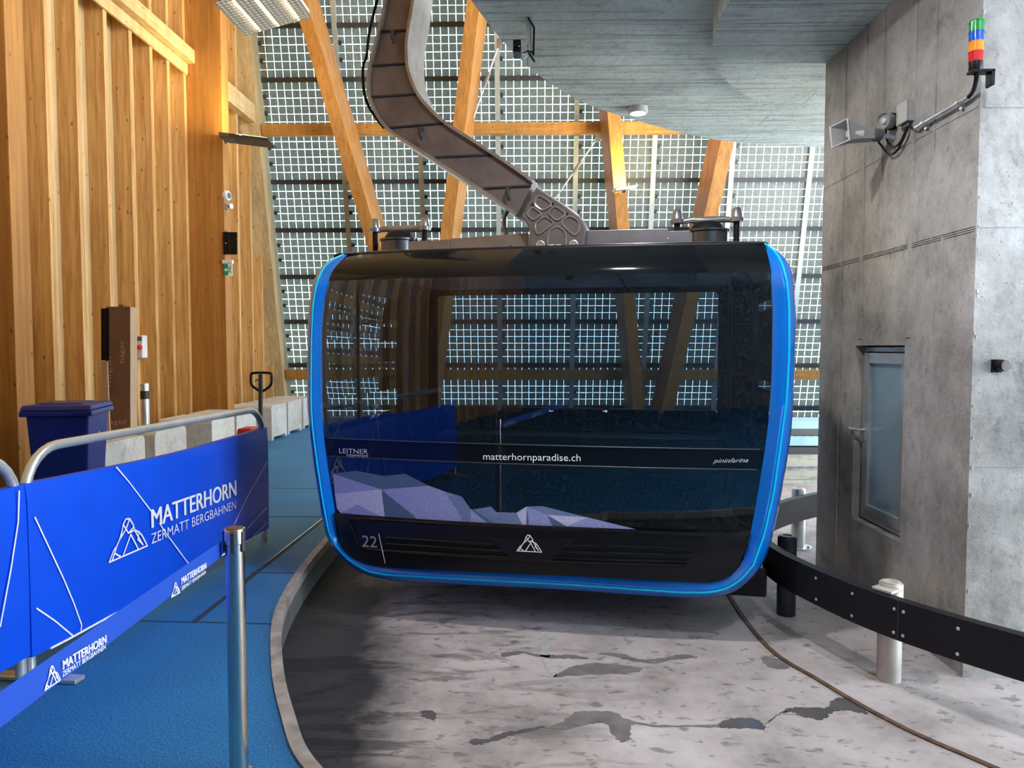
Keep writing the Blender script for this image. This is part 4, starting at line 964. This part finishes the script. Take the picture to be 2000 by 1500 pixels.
g = MB(); g.tube([bl(-.2, .36, 1.0), bl(-.2, .42, 1.03), bl(.2, .42, 1.03), bl(.2, .36, 1.0)], .016, 10); g.build('handle_bar', 'binblue', bt, smooth=True)
for sx in (-1, 1):
    g = MB(); g.lathe(bl(sx*.25, .24, .1), [(.1, -.025), (.1, .025)], 22, axis=wx); g.build('wheel', 'rubber', bt, smooth=True)
g = MB(); g.add([bl(.262, -.06, .74), bl(.262, -.02, .74), bl(.266, 0, .80), bl(.266, -.03, .80)], [(0, 1, 2, 3)]); g.build('sticker', 'yellow', bt)
# concrete blocks in a row along the wall
def block(name, w, l, h):
    r = thing(name, (-4.74, 0, 0), '', 'concrete block', 'concrete blocks along the stud wall'); g = MB()
    x0, x1 = -4.74-w/2, -4.74+w/2; rr = .06
    prof = [(0, 0), (.09, 0), (.09, .05), (l-.09, .05), (l-.09, 0), (l, 0)]+[(l-rr+rr*math.cos(a), h-rr+rr*math.sin(a)) for a in np.linspace(0, math.pi/2, 5)]+[(rr-rr*math.sin(a), h-rr+rr*math.cos(a)) for a in np.linspace(0, math.pi/2, 5)]
    g.prism([(x0, y, z) for y, z in prof], (w, 0, 0)); g.build('block_body', 'block', r); return r
BLK = [(7.55, 'concrete block right behind the blue wheelie bin, nearest of the row'), (8.58, 'concrete block right of the tall brown carton, below the ash tube'), (10.15, 'concrete block left of the pallet truck, after the gap in the row'),
       (11.03, 'concrete block directly behind the pallet truck handle'), (12.55, 'pale concrete block right of the pallet truck, first beyond the barrier end'), (13.43, 'pale concrete block second beyond the barrier end'), (14.35, 'farthest concrete block, half hidden by the cabin rim')]
proto = block('concrete_block', .74, .80, .60)
for i, (y, lab) in enumerate(BLK):
    if i == 0: proto.location = (-4.74, y, 0); proto['label'] = lab
    else: dup(proto, (-4.74, y, 0), lab)
# tall carton leaning in the gap between two blocks
cb_ = thing('cardboard_box', (-4.66, 8.44, 0), 'tall narrow brown cardboard box standing open behind the wheelie bin', 'box')
def cp_(x, y, z): return np.array([-4.66+x-.05*(2.05-z)/2.05, 8.455+y, z])
g = MB()
for (xa, ya, xb, yb) in ((-.14, -.07, .135, -.07), (.135, -.07, .14, .07), (.14, .07, -.14, .07), (-.14, .07, -.14, -.07)):
    g.hexa([cp_(x, y, z) for z in (.01, 2.06) for x, y in ((xa, ya), (xb, yb), (xb*.96, yb*.94), (xa*.96, ya*.94))])
g.build('carton', 'card', cb_)
g = MB(); g.hexa([cp_(x, y, z) for z in (.02, 2.055) for x, y in ((.137, -.068), (.143, -.068), (.148, .068), (.142, .068))]); g.build('carton_side', 'cardlight', cb_)
g = MB(); g.hexa([cp_(x, y, z) for z in (1.45, 2.04) for x, y in ((-.19, -.078), (-.10, -.078), (-.10, -.072), (-.19, -.072))]); g.build('open_slot', 'blackmatt', cb_)
g = MB(); g.hexa([cp_(x, y, z) for z in (2.06, 2.085) for x, y in ((.0, -.05), (.05, -.05), (.06, .05), (.01, .05))]); g.build('top_flap', 'card', cb_)
for x0, z0, s, w in ((-.06, 1.15, 0, .38), (.09, 1.42, 0, .26)):
    g = MB(); letter(g, 'hager', lambda a, b: cp_(x0-b, -.073, z0+a), w, .075); g.build('carton_print', 'cardlight', cb_, recalc=False)
g = MB(); letter(g, 'hager', lambda a, b: cp_(-.16+a, -.073, .70+b), .27, .08); g.build('carton_print', 'cardlight', cb_, recalc=False)
cs_ = MB(); A = onY(203, 707, 8.30); B = onY(213, 806, 8.30); dxx = np.array([.035, 0, .004])
cs_.hexa([A-dxx, A+dxx, A+dxx+[0, .02, 0], A-dxx+[0, .02, 0], B-dxx*.9+[.0, -.05, -.25], B+dxx*.9+[0, -.05, -.25], B+dxx*.9+[0, -.03, -.25], B-dxx*.9+[0, -.03, -.25]])
tag(cs_.build('cardboard_strip', 'cardlight'), 'narrow pale cardboard strip leaning on the tall brown box', 'cardboard')
# ash tube on the block
at = thing('ash_tube', (-4.66, 8.93, .60), 'silver ash tube with black band standing on a concrete block', 'ashtray')
g = MB(); g.lathe((-4.66, 8.93, .60), [(.05, 0), (.05, .55), (.045, .56)], 22); g.build('tube_body', 'steel', at, smooth=True)
g = MB(); g.lathe((-4.66, 8.93, .97), [(.0515, 0), (.0515, .10)], 22); g.build('black_band', 'darksteel', at, smooth=True)
# pallet truck
pj = thing('pallet_truck', (-3.45, 9.5, 0), 'red hand pallet truck with black loop handle behind the barrier', 'pallet truck')
g = MB(); hx, hy = -3.45, 9.5
hp = [(-.02, 1.03), (-.125, 1.11), (-.135, 1.22), (-.11, 1.265), (.11, 1.265), (.135, 1.22), (.125, 1.11), (.02, 1.03)]
g.tube([(hx+a, hy+.06*(z-.4), z) for a, z in resample(spl(hp+hp[:1], 3), 40)], .017, 10); g.build('loop_handle', 'blackmatt', pj, smooth=True)
g = MB(); g.obox((hx, hy+.0, .72), (.022, 0, 0), (0, .02, 0), (0, .03, .53)); g.build('drawbar', 'darksteel', pj)
g = MB(); g.tube([(hx, hy+.04, 1.18), (hx-.06, hy+.03, 1.175), (hx-.07, hy+.02, 1.16)], .007, 8); g.build('release_lever', 'blackmatt', pj)
g = MB(); g.hexa([(hx-.12+a*k, hy+b, z) for z, k in ((.12, 1.0), (.57, .7)) for a, b in ((-.15, -.22), (.12, -.22), (.12, .08), (-.15, .08))]); g.build('pump_body', 'red', pj, bevel=.02)
for sx in (-.42, -.10):
    g = MB(); g.box((hx+sx-.075, hy-1.3, .055), (hx+sx+.075, hy-.2, .115)); fk = g.build('fork', 'red', pj, bevel=.008)
    g = MB(); g.lathe((hx+sx, hy-1.15, .04), [(.04, -.035), (.04, .035)], 16, axis=(1, 0, 0)); g.build('load_roller', 'lightgrey', fk, smooth=True)
for sx in (-.12, .0):
    g = MB(); g.lathe((hx+sx, hy, .09), [(.09, -.025), (.09, .025)], 20, axis=(1, 0, 0)); g.build('steering_wheel', 'rubber', pj, smooth=True)
# emergency stop box on a stud
P_ = onX(276, 678, -5.54); es = thing('emergency_stop_box', P_, 'grey control box with red emergency stop button on the stud wall', 'control box')
x, y, z = P_; g = MB(); g.box((x-.06, y-.06, z-.16), (x+.05, y+.09, z+.17)); g.build('box_body', 'lightgrey', es, bevel=.02)
g = MB(); g.box((x-.03, y-.068, z+.09), (x+.04, y-.058, z+.15)); g.build('key_panel', 'darkgrey', es)
g = MB(); g.lathe((x, y-.06, z-.0), [(.03, 0), (.03, .02)], 16, axis=(0, -1, 0)); sb = g.build('yellow_collar', 'yellow', es, smooth=True)
g = MB(); g.lathe((x+.015, y-.08, z), [(.018, 0), (.018, .03), (.036, .032), (.036, .05), (.02, .056)], 18, axis=(.7, -1, 0)); g.build('stop_button', 'red', es, smooth=True)
# things on the far column
cx = -5.01
P_ = onX(448, 475, cx); y = 12.36
ms = thing('wall_monitor', (cx, y, 3.3), 'black flat screen on the side of the far glulam column', 'screen')
A = onY(440, 497, y-.1); B = onY(467, 453, y-.1)
g = MB(); g.box((cx-.02, y-.10, A[2]), (cx+.21, y-.06, B[2])); SCR = g.build('screen_body', 'black', ms, bevel=.006)
g = MB(); g.box((cx-.015, y-.06, A[2]+.02), (cx+.0, y+.02, B[2]+.03)); g.build('screen_bracket', 'lightgrey', ms)
g = MB(); g.box((cx+.02, y-.103, (A[2]+B[2])/2-.01), (cx+.035, y-.10, (A[2]+B[2])/2+.01)); g.build('status_light', 'lightgrey', SCR)
A = onY(441, 539, y-.1); B = onY(459, 515, y-.1); C_ = onY(462, 513, y-.1)
ex = thing('exit_sign', (cx, y, A[2]), 'green and white emergency exit sign hanging below the black screen', 'sign')
g = MB(); g.box((cx-.03, y-.13, B[2]+.0), (cx+.14, y-.06, B[2]+.06)); g.build('sign_lamp', 'lightgrey', ex, bevel=.008)
g = MB(); g.box((cx-.01, y-.10, A[2]), (cx+.13, y-.094, B[2])); PNL = g.build('sign_panel', 'white', ex)
mw = .14; g = MB(); g.box((cx-.01, y-.1015, A[2]+.01), (cx+.058, y-.1, B[2]-.008)); g.build('green_field', 'green', PNL)
g = MB(); zc = (A[2]+B[2])/2; xx = cx+.024
g.add([(xx-.026, y-.1025, zc), (xx, y-.1025, zc+.035), (xx, y-.1025, zc+.012), (xx+.026, y-.1025, zc+.012), (xx+.026, y-.1025, zc-.012), (xx, y-.1025, zc-.012), (xx, y-.1025, zc-.035)], [(0, 1, 2, 3, 4, 5, 6)]); g.build('arrow', 'white', PNL)
g = MB(); rx0 = cx+.095
g.ribbon([(rx0, y-.1025, zc+.05), (rx0-.012, y-.1025, zc+.005), (rx0-.03, y-.1025, zc-.04)], (0, -1, 0), .014); g.ribbon([(rx0-.012, y-.1025, zc+.005), (rx0+.015, y-.1025, zc-.05)], (0, -1, 0), .012); g.ribbon([(rx0-.035, y-.1025, zc+.03), (rx0-.004, y-.1025, zc+.035), (rx0+.022, y-.1025, zc+.015)], (0, -1, 0), .009)
g.lathe((rx0+.006, y-.1025, zc+.065), [(.010, 0), (.010, .001)], 12, axis=(0, -1, 0)); g.build('running_figure', 'green', PNL)
P_ = onX(448, 386, cx); be = thing('alarm_bell', P_, 'round white alarm bell high on the far glulam column', 'alarm')
g = MB(); g.lathe((cx, y, P_[2]), [(.09, 0), (.09, .035), (.075, .06), (.03, .065)], 22, axis=(1, -.25, 0)); g.build('bell_shell', 'lightgrey', be, smooth=True)
g = MB(); g.lathe((cx+.064, y-.016, P_[2]), [(.05, 0), (.05, .006), (.02, .014)], 18, axis=(1, -.25, 0)); g.build('bell_grille', 'darkgrey', be, smooth=True)
P_ = onX(447, 406, cx); jb = thing('small_siren', P_, 'little white sounder with cable under the alarm bell', 'siren')
g = MB(); g.box((cx, y-.05, P_[2]-.05), (cx+.04, y+.03, P_[2]+.05)); g.build('mounting_box', 'grey', jb, bevel=.004)
g = MB(); g.lathe((cx+.04, y-.01, P_[2]), [(.025, 0), (.025, .05), (.045, .055), (.045, .07)], 18, axis=(1, -.3, 0)); g.build('sounder', 'lightgrey', jb, smooth=True)
g = MB(); g.tube([(cx+.012, y-.01, P_[2]-.05), (cx+.012, y-.01, P_[2]-.14), (cx+.012, y-.01, B[2]+.8-.0)], .008, 8); g.build('cable', 'grey', jb)

# ================================================================== LAMPS
# wide flood lamp on the far column, throwing its light up the timber
A = onY(434, 268, 12.1); B = onY(532, 280, 11.9)
lf_ = thing('flood_lamp', A, 'flat dark flood lamp reaching out from the far glulam column', 'lamp')
ax = (B-A)/2; c = (A+B)/2; pe = np.array([0, .17, -.02]); up = np.array([0, 0, .022])
g = MB(); g.obox(c+ax*.22, ax*.78, pe, up); g.build('lamp_body', 'darksteel', lf_, bevel=.01)
g = MB(); g.obox(c-ax*.75, ax*.26, pe*.8, up*1.6); g.build('driver_box', 'darkgrey', lf_, bevel=.012)
g = MB(); g.obox(c+ax*.3+np.array([0, 0, .026]), ax*.62, pe*.85, np.array([0, 0, .004])); g.build('lamp_lens', 'lampglow', lf_)
g = MB(); g.tube([c-ax*.95, c-ax*.95+np.array([-.1, .15, .06]), (cx+.0, 12.4, c[2]+.06)], .02, 8); g.build('arm', 'darksteel', lf_)
def lamp(kind, loc, energy, col, size, parent, rot=(0, 0, 0)):
    l = bpy.data.lights.new('lamp_light', kind); l.energy = energy; l.color = col
    if kind == 'AREA': l.size = size
    else: l.shadow_soft_size = size
    o = bpy.data.objects.new('lamp_light', l); COL.objects.link(o); o.parent = parent; o.location = Vector(loc)-wloc(parent); o.rotation_euler = rot; return o
lamp('AREA', c+ax*.2+np.array([0, 0, .05]), 60, (1, .80, .42), .3, lf_, (math.pi, 0, 0))
# small lamp on the lit strut
A = onF(1197, 373, 15.75); B = onF(1243, 367, 15.75); A = A+np.array([0, -.12, 0]); B = B+np.array([0, -.12, 0]); sp = thing('flood_lamp', A, 'small flat flood lamp fixed to the yellow lit strut', 'lamp')
c = (A+B)/2+np.array([0, .02, 0]); ax = (B-A)/2
g = MB(); g.obox(c, ax*.98, (0, .14, .0), (0, 0, .018)); g.build('lamp_body', 'steel', sp, bevel=.006)
g = MB(); g.obox(c-np.array([0, 0, .018])-np.array([0, .1, 0]), ax*.8, (0, .05, 0), (0, 0, .006)); g.build('lamp_lip', 'lampglow', sp)
g = MB(); g.obox(c+np.array([0, .2, .0]), (.03, 0, 0), (0, .08, 0), (0, 0, .03)); g.build('bracket', 'darksteel', sp)
lamp('AREA', c+np.array([0, .0, .05]), 38, (1, .72, .22), .22, sp, (math.pi-.25, 0, 0))
# mirror louvre light hanging top left
lv = thing('louvre_light', (-2.73, 7.7, 5.1), 'square mirror louvre light hanging in the upper left corner', 'lamp')
Q = np.array([onZ(418, 5, 5.0), onY(480, 70, 8.23), onY(607, 34, 8.23), onZ(418, 5, 5.0)]); eA = Q[0]; eU = Q[2]-Q[1]; eV = Q[1]-Q[0]; eN = np.cross(eU, eV); eN = eN/np.linalg.norm(eN); eN = eN if eN[2] > 0 else -eN
g = MB(); g.prism([eA+eN*.035, eA+eU+eN*.035, eA+eU+eV+eN*.035, eA+eV+eN*.035], eN*.06); g.build('lamp_housing', emit('louvre_glow', (.9, .88, .8), .55), lv)
g = MB(); n_ = 15
for k in range(n_+1):
    f = k/n_
    g.prism([eA+eU*f-eU*.004, eA+eU*f+eU*.004, eA+eU*f+eU*.004+eV, eA+eU*f-eU*.004+eV], eN*.034); g.prism([eA+eV*f-eV*.004, eA+eV*f+eV*.004, eA+eV*f+eV*.004+eU, eA+eV*f-eV*.004+eU], eN*.034)
tag(g.build('louvre_grid', 'stainless', lv), 'mirror louvre grid')
for k in range(3):
    g = MB(); a = eA+eU*(.2+.3*k)+eV*.06+eN*.026; g.cyl(a, a+eV*.88, .012, n=10); g.build('lamp_tube', 'lampglow', lv)
for f in (.1, .9):
    g = MB(); a = eA+eU*f+eV*.5+eN*.09; g.cyl(a, (a[0], a[1], 8.9), .008, n=6); g.build('suspension_rod', 'steel', lv)
# ceiling disc lamp and pipe camera under the slab
P_ = onZ(1246, 210, 4.08); dl = thing('disc_lamp', P_, 'small round white disc lamp under the concrete slab', 'lamp')
g = MB(); g.lathe(P_, [(.10, 0), (.10, -.055), (.088, -.062)], 26); g.build('disc_housing', 'lightgrey', dl, smooth=True)
g = MB(); g.lathe(P_+np.array([0, 0, -.062]), [(.08, 0), (.08, -.004)], 24); g.build('disc_diffuser', emit('disc_glow', (.95, .97, 1), 1.2), dl, smooth=True)
lamp('AREA', P_+np.array([0, 0, -.075]), 25, (1, .97, .94), .15, dl)
for x_, y_, z_, e_, lab in ((.45, 3.8, 4.08, 45, 'unseen disc lamp added under the slab to light the bay floor'), (2.0, 2.3, 3.88, 26, 'unseen disc lamp added under the lowered slab to light the pillar')):
    r_ = dup(dl, (x_, y_, z_), lab)  # unseen lamps, added to brighten the bay floor and the pillar
    del r_['label'], r_['category']; r_['kind'] = 'structure'
    for ch in r_.children:
        if ch.type == 'LIGHT': ch.data = ch.data.copy(); ch.data.energy = e_
P_ = onZ(1035, 28, 4.08); P_[1] = 5.75; P_[0] = onY(1034, 60, 5.75)[0]; pc = thing('ceiling_camera', (P_[0], P_[1], 4.08), 'little black camera on a steel drop pipe under the slab', 'camera')
zb_ = onY(1033, 105, 5.75)[2]
g = MB(); g.cyl((P_[0], P_[1], 4.08), (P_[0], P_[1], zb_), .024, n=14); g.build('drop_pipe', 'steel', pc, smooth=True)
K = onY(1010, 96, 5.75); g = MB(); g.box(K-np.array([.03, .07, .045]), K+np.array([.03, .07, .045])); cbd = g.build('camera_body', 'blackmatt', pc, bevel=.006)
g = MB(); g.lathe(K-np.array([0, .07, 0]), [(.025, 0), (.028, .03), (.02, .032)], 16, axis=(0, -1, 0)); g.build('lens', 'black', cbd, smooth=True)
g = MB(); K2 = onY(1024, 100, 5.75); g.box(K2-np.array([.035, .02, .025]), K2+np.array([.035, .02, .025])); g.obox(K2+np.array([.0, 0, -.03]), (.02, 0, .01), (0, .02, 0), (-.008, 0, .02)); g.build('camera_clamp', 'steel', pc, bevel=.004)
g = MB(); g.tube([(P_[0]-.01, P_[1]-.03, 4.08), (P_[0]+.035, P_[1]-.04, 4.0), (P_[0]+.03, P_[1]-.03, 3.8), (P_[0]+.02, P_[1]-.03, zb_), (K2[0]+.02, K2[1]-.02, K2[2]), (P_[0]+.04, P_[1], zb_-.06)], .008, 8); g.build('camera_cable', 'rubber', pc, smooth=True)

# ================================================================== THINGS ON THE PILLAR
# horn loudspeaker
A = onX(1715, 248, PXF-.05); H0 = onX(1645, 258, PXF-.18)
hs = thing('horn_loudspeaker', A, 'large grey horn loudspeaker on the pillar, leftmost of the devices', 'loudspeaker')
d = H0-A; d = d/np.linalg.norm(d); d = np.array([-.45, .88, -.02]); d /= np.linalg.norm(d)
# horn axis runs from the small end (near) to the mouth
Sm = onX(1708, 249, PXF-.12); d = np.array([-.38, .42, -.05]); d /= np.linalg.norm(d)
def at_px(x, y, Y): return onY(x, y, Y)
Ym, Ys = 4.98, 5.08
mouth = [at_px(1621, 249, Ym), at_px(1655, 232, Ym-.06), at_px(1659, 273, Ym-.06), at_px(1625, 289, Ym)]
mid_ = [at_px(1652, 238, Ys), at_px(1660, 236, Ys-.03), at_px(1662, 269, Ys-.03), at_px(1655, 272, Ys)]
small = [at_px(1703, 239, 5.05), at_px(1708, 238, 5.0), at_px(1708, 261, 5.0), at_px(1703, 262, 5.05)]
depth = np.array([.09, .09, 0])
g = MB()
m0 = mouth; cM = np.mean(mouth, axis=0); axis = np.array([.62, .10, .0])*0.40
b1 = [cM+(p-cM)*.66+axis*.40 for p in m0]; b2 = [cM+(p-cM)*.50+axis*.95 for p in m0]
g.grid([m0+m0[:1], b1+b1[:1], b2+b2[:1]]); g.add(b2, [(0, 1, 2, 3)])
HB = g.build('horn', 'grey', hs, solid=.004)
g = MB(); g.tube(mouth, .007, 6, closed=True); g.build('mouth_rim', 'lightgrey', HB)
g = MB(); g.lathe(cM+axis*.22, [(.03, .10), (.03, .02), (.022, .0), (.0, -.01)], 16, axis=axis); g.build('horn_plug', 'lightgrey', HB, smooth=True)
e = cM+axis*.93; g = MB(); g.lathe(e, [(.042, 0), (.042, .05), (.03, .06)], 18, axis=axis); g.build('driver', 'darkgrey', hs, smooth=True)
g = MB(); g.tube([e+axis/np.linalg.norm(axis)*.07, (PXF, e[1], e[2]-.02)], .016, 8); g.build('bracket', 'steel', hs)
horn_end = e
# round sounder
A = onX(1732, 233, PXF-.07); so = thing('round_sounder', A, 'small round grey sounder between horn loudspeaker and junction box', 'sounder')
axd = np.array([.35, -.6, .02]); axd = np.array([.75, .35, .05]); axd /= np.linalg.norm(axd)
c0 = onY(1724, 236, A[1]); g = MB(); g.lathe(c0, [(.045, .02), (.05, 0), (.053, 0), (.05, .05), (.045, .075)], 20, axis=axd); g.build('sounder_shell', 'grey', so, smooth=True)
g = MB(); g.lathe(c0+axd*.0, [(.0, -.005), (.018, .004), (.02, .02)], 14, axis=axd); g.build('sounder_core', 'lightgrey', so, smooth=True)
g = MB(); g.lathe(c0+axd*.074, [(.055, 0), (.055, .035), (.03, .045)], 18, axis=axd); g.build('sounder_base', 'blackmatt', so, smooth=True)
g = MB(); g.tube([c0+axd*.1, (PXF, c0[1]+.05, c0[2])], .012, 8); g.build('bracket', 'steel', so)
# junction box
A = onX(1770, 214, PXF); jx = thing('junction_box', A, 'grey square junction box on the pillar above the hanging cables', 'box')
A = onX(1788, 214, PXF)+np.array([0, .065, 0])
g = MB(); g.box((PXF-.045, A[1]-.065, A[2]-.065), (PXF, A[1]+.065, A[2]+.065)); JB = g.build('box_body', 'grey', jx, bevel=.005)
g = MB(); g.box((PXF-.055, A[1]-.067, A[2]-.067), (PXF-.045, A[1]+.067, A[2]+.067)); g.build('box_cover', 'grey', jx, bevel=.004)
for k in (-.03, .0, .03):
    g = MB(); g.cyl((PXF-.025, A[1]+k, A[2]-.065), (PXF-.025, A[1]+k, A[2]-.09), .011, n=10); g.build('cable_gland', 'darkgrey', jx)
JA = A
def wall_cable(pxs, name, label, x=PXF-.03, r=.007, start=None, end=None):
    P = [onX(px, py, x) for px, py in pxs]
    if start is not None: P[0] = np.array(start)
    if end is not None: P[-1] = np.array(end)
    g = MB(); g.tube(resample(spl(P, 6), 40), r, 8); return tag(g.build(name, 'rubber', smooth=True), label, 'cable')
wall_cable([(1731, 247), (1731, 270), (1742, 286), (1755, 282), (1766, 262), (1769, 236)], 'sounder_cable', 'black cable looping from the round sounder to the junction box', end=(PXF-.025, JA[1], JA[2]-.09))
wall_cable([(1712, 262), (1718, 280), (1735, 301), (1750, 296), (1765, 270), (1772, 236)], 'loudspeaker_cable', 'black cable hanging in the larger loop below the horn loudspeaker', start=horn_end+np.array([.04, 0, -.05]), end=(PXF-.025, JA[1]-.03, JA[2]-.09))
wall_cable([(1774, 236), (1777, 246), (1783, 251), (1790, 250)], 'conduit_cable', 'short black cable from junction box into the steel conduit', end=onX(1790, 250, PXF-.03), start=(PXF-.025, JA[1]-.03, JA[2]-.09))
cdt = thing('steel_conduit', onX(1840, 221, PXF), 'slanting galvanised conduit pipe on the pillar below the signal tower', 'pipe')
a, b = onX(1788, 250, PXF-.03), onX(1892, 189, PXF-.03); g = MB(); g.cyl(a, b, .012, n=12); g.build('pipe', 'steel', cdt, smooth=True)
for f in (.17, .83):
    p = a+(b-a)*f; dd_ = (b-a)/np.linalg.norm(b-a); g = MB(); g.cyl(p-dd_*.012, p+dd_*.012, .018, n=12); g.box((PXF-.02, p[1]-.012, p[2]-.035), (PXF, p[1]+.012, p[2]+.0)); g.build('pipe_clip', 'steel', cdt)
# signal tower
tx = PXF-.085; A = onX(1905, 135, tx); B = onX(1908, 42, tx); tw = thing('signal_tower', A, 'signal light tower with green, blue, orange and red lenses on the pillar', 'signal light')
y = A[1]; zb_, zt_ = A[2], B[2]; h = zt_-zb_; rr = .034
for k, cn in enumerate(('red', 'orange', 'blue', 'green')):
    z0_ = zb_+h*(.15+.21*k); g = MB(); g.lathe((tx, y, z0_), [(rr, 0), (rr, h*.185), (rr*1.06, h*.19), (rr*1.06, h*.21)], 24); tag(g.build('signal_lens', 'lens_'+cn, tw, smooth=True), cn+' lens')
g = MB(); g.lathe((tx, y, zb_), [(rr*.9, -.01), (rr*1.0, 0), (rr, h*.15)], 24); g.build('tower_base', 'blackmatt', tw, smooth=True)
g = MB(); g.lathe((tx, y, zb_+h*.99), [(rr*1.0, 0), (rr*.95, .008), (rr*.5, .012)], 24); g.build('tower_cap', 'lens_green', tw, smooth=True)
g = MB(); g.box((tx-.03, y-.03, zb_-.022), (PXF, y+.03, zb_-.008)); g.box((PXF-.015, y-.03, zb_-.09), (PXF, y+.03, zb_-.008)); g.build('wall_bracket', 'blackmatt', tw, bevel=.003)
g = MB(); g.tube(resample(spl([np.array([tx, y, zb_-.02]), onX(1907, 150, tx+.02), onX(1903, 172, tx+.04), onX(1897, 183, PXF-.03), onX(1891, 190, PXF-.03)], 6), 30), .011, 8); g.build('tower_cable', 'rubber', tw, smooth=True)
# sensor on the front of the pillar
P_ = onY(1950, 713, PY0); se = thing('reflex_sensor', P_, 'small black sensor on the pale front face of the pillar', 'sensor')
g = MB(); g.box((P_[0]-.04, PY0-.012, P_[2]-.04), (P_[0]+.012, PY0, P_[2]+.03)); g.build('sensor_plate', 'blackmatt', se)
g = MB(); g.lathe((P_[0]+.01, PY0-.05, P_[2]-.002), [(.03, 0), (.033, .03), (.033, .05)], 18, axis=(-.25, 1, 0)); g.lathe((P_[0]+.01, PY0-.051, P_[2]-.002), [(.022, 0), (.018, .004)], 16, axis=(-.25, 1, 0)); g.build('sensor_head', 'blackmatt', se, smooth=True)

# ================================================================== PUDDLES AND STAINS (traced on the floor of the bay)
def puddle(px, label, mat, z, name='puddle', cat='puddle', sm=3):
    P = [onZ(x, y, PIT) for x, y in px]; P = spl([p[:2] for p in P]+[P[0][:2]], 2*sm)[:-1]; P = [p+np.array([random.uniform(-.009, .009), random.uniform(-.007, .007)]) for p in P]
    mb = MB(); n = len(P); mb.prism([(*p, PIT+.0005) for p in P], (0, 0, z)); return tag(mb.build(name, mat), label, cat)
def c5(x, y): return (1400+x/3.3333, 1100+y/3.3333)
def c7(x, y): return (960+x/3.3333, 1080+y/3.3333)
def c6(x, y): return (500+x/3.3333, 1080+y/3.3333)
puddle([c5(*p) for p in [(285, 612), (360, 615), (450, 640), (490, 668), (440, 692), (370, 685), (310, 655)]], 'oval dark damp patch beside the curved floor joint, right of the cabin', 'damp', .0012, 'damp_patch', 'stain')
puddle([c5(*p) for p in [(0, 1058), (70, 1020), (180, 1012), (250, 1018), (310, 1050), (300, 1085), (220, 1078), (120, 1075), (40, 1072)]], 'dark oval puddle in the right foreground, left of the long one', 'wetdark', .0015)
puddle([c5(*p) for p in [(310, 1050), (380, 1000), (440, 955), (560, 940), (720, 940), (760, 885), (830, 880), (900, 915), (960, 955), (975, 985), (900, 965), (830, 958), (750, 970), (690, 1018), (580, 1005), (500, 970), (430, 970), (370, 1012)]], 'long ragged dark puddle in the right foreground by the floor joint', 'wetdark', .0015)
puddle([c7(*p) for p in [(690, 655), (780, 650), (870, 665), (950, 690), (1080, 690), (1160, 672), (1260, 662), (1338, 682), (1250, 690), (1160, 700), (1090, 718), (1000, 715), (900, 700), (800, 675)]], 'narrow wavy damp streak in the middle of the bay floor', 'damp', .0012, 'damp_streak', 'stain')
puddle([c7(*p) for p in [(60, 650), (200, 640), (330, 665), (520, 665), (640, 690), (500, 688), (330, 680), (200, 655), (80, 678)]], 'narrow damp streak left of the grey tape mark', 'damp', .0012, 'damp_streak', 'stain')
puddle([c7(*p) for p in [(400, 810), (520, 740), (700, 720), (880, 735), (990, 755), (900, 785), (700, 790), (520, 800)]], 'broad dark damp streak right of the grey tape mark', 'damp', .0012, 'damp_streak', 'stain')
puddle([c7(*p) for p in [(330, 1140), (460, 1105), (540, 1040), (660, 1030), (800, 1040), (900, 1090), (1050, 1118), (1300, 1125), (1520, 1115), (1570, 1080), (1680, 1078), (1760, 1100), (1770, 1150), (1640, 1130), (1520, 1140), (1300, 1134), (1050, 1130), (920, 1120), (900, 1210), (840, 1230), (790, 1180), (740, 1110), (620, 1120), (480, 1150)]], 'branched dark wet patch with a thin tail in the centre foreground', 'damp', .0012, 'damp_patch', 'stain')
puddle([c7(*p) for p in [(0, 1210), (40, 1185), (160, 1160), (330, 1130), (330, 1145), (180, 1175), (60, 1215), (-60, 1245), (-140, 1240), (-120, 1215)]], 'thin puddle with bluish reflection in the lower middle', 'wetdark', .0015)
puddle([c6(*p) for p in [(1070, 1040), (1110, 1025), (1170, 1045), (1165, 1088), (1120, 1080), (1080, 1060)]], 'tiny puddle left of the thin bluish one', 'wetdark', .0015)
puddle([c7(*p) for p in [(540, 462), (620, 450), (720, 452), (800, 475), (740, 500), (640, 498)]], 'pale dried patch on the floor just below the cabin', 'paleedge', .0012, 'dried_patch', 'stain')
puddle([c7(*p) for p in [(330, 530), (375, 530), (372, 640), (385, 720), (425, 790), (410, 805), (365, 770), (330, 700), (320, 640)]], 'curved grey strip of tape worn into the bay floor', 'paleedge', .0012, 'floor_tape', 'tape', 2)
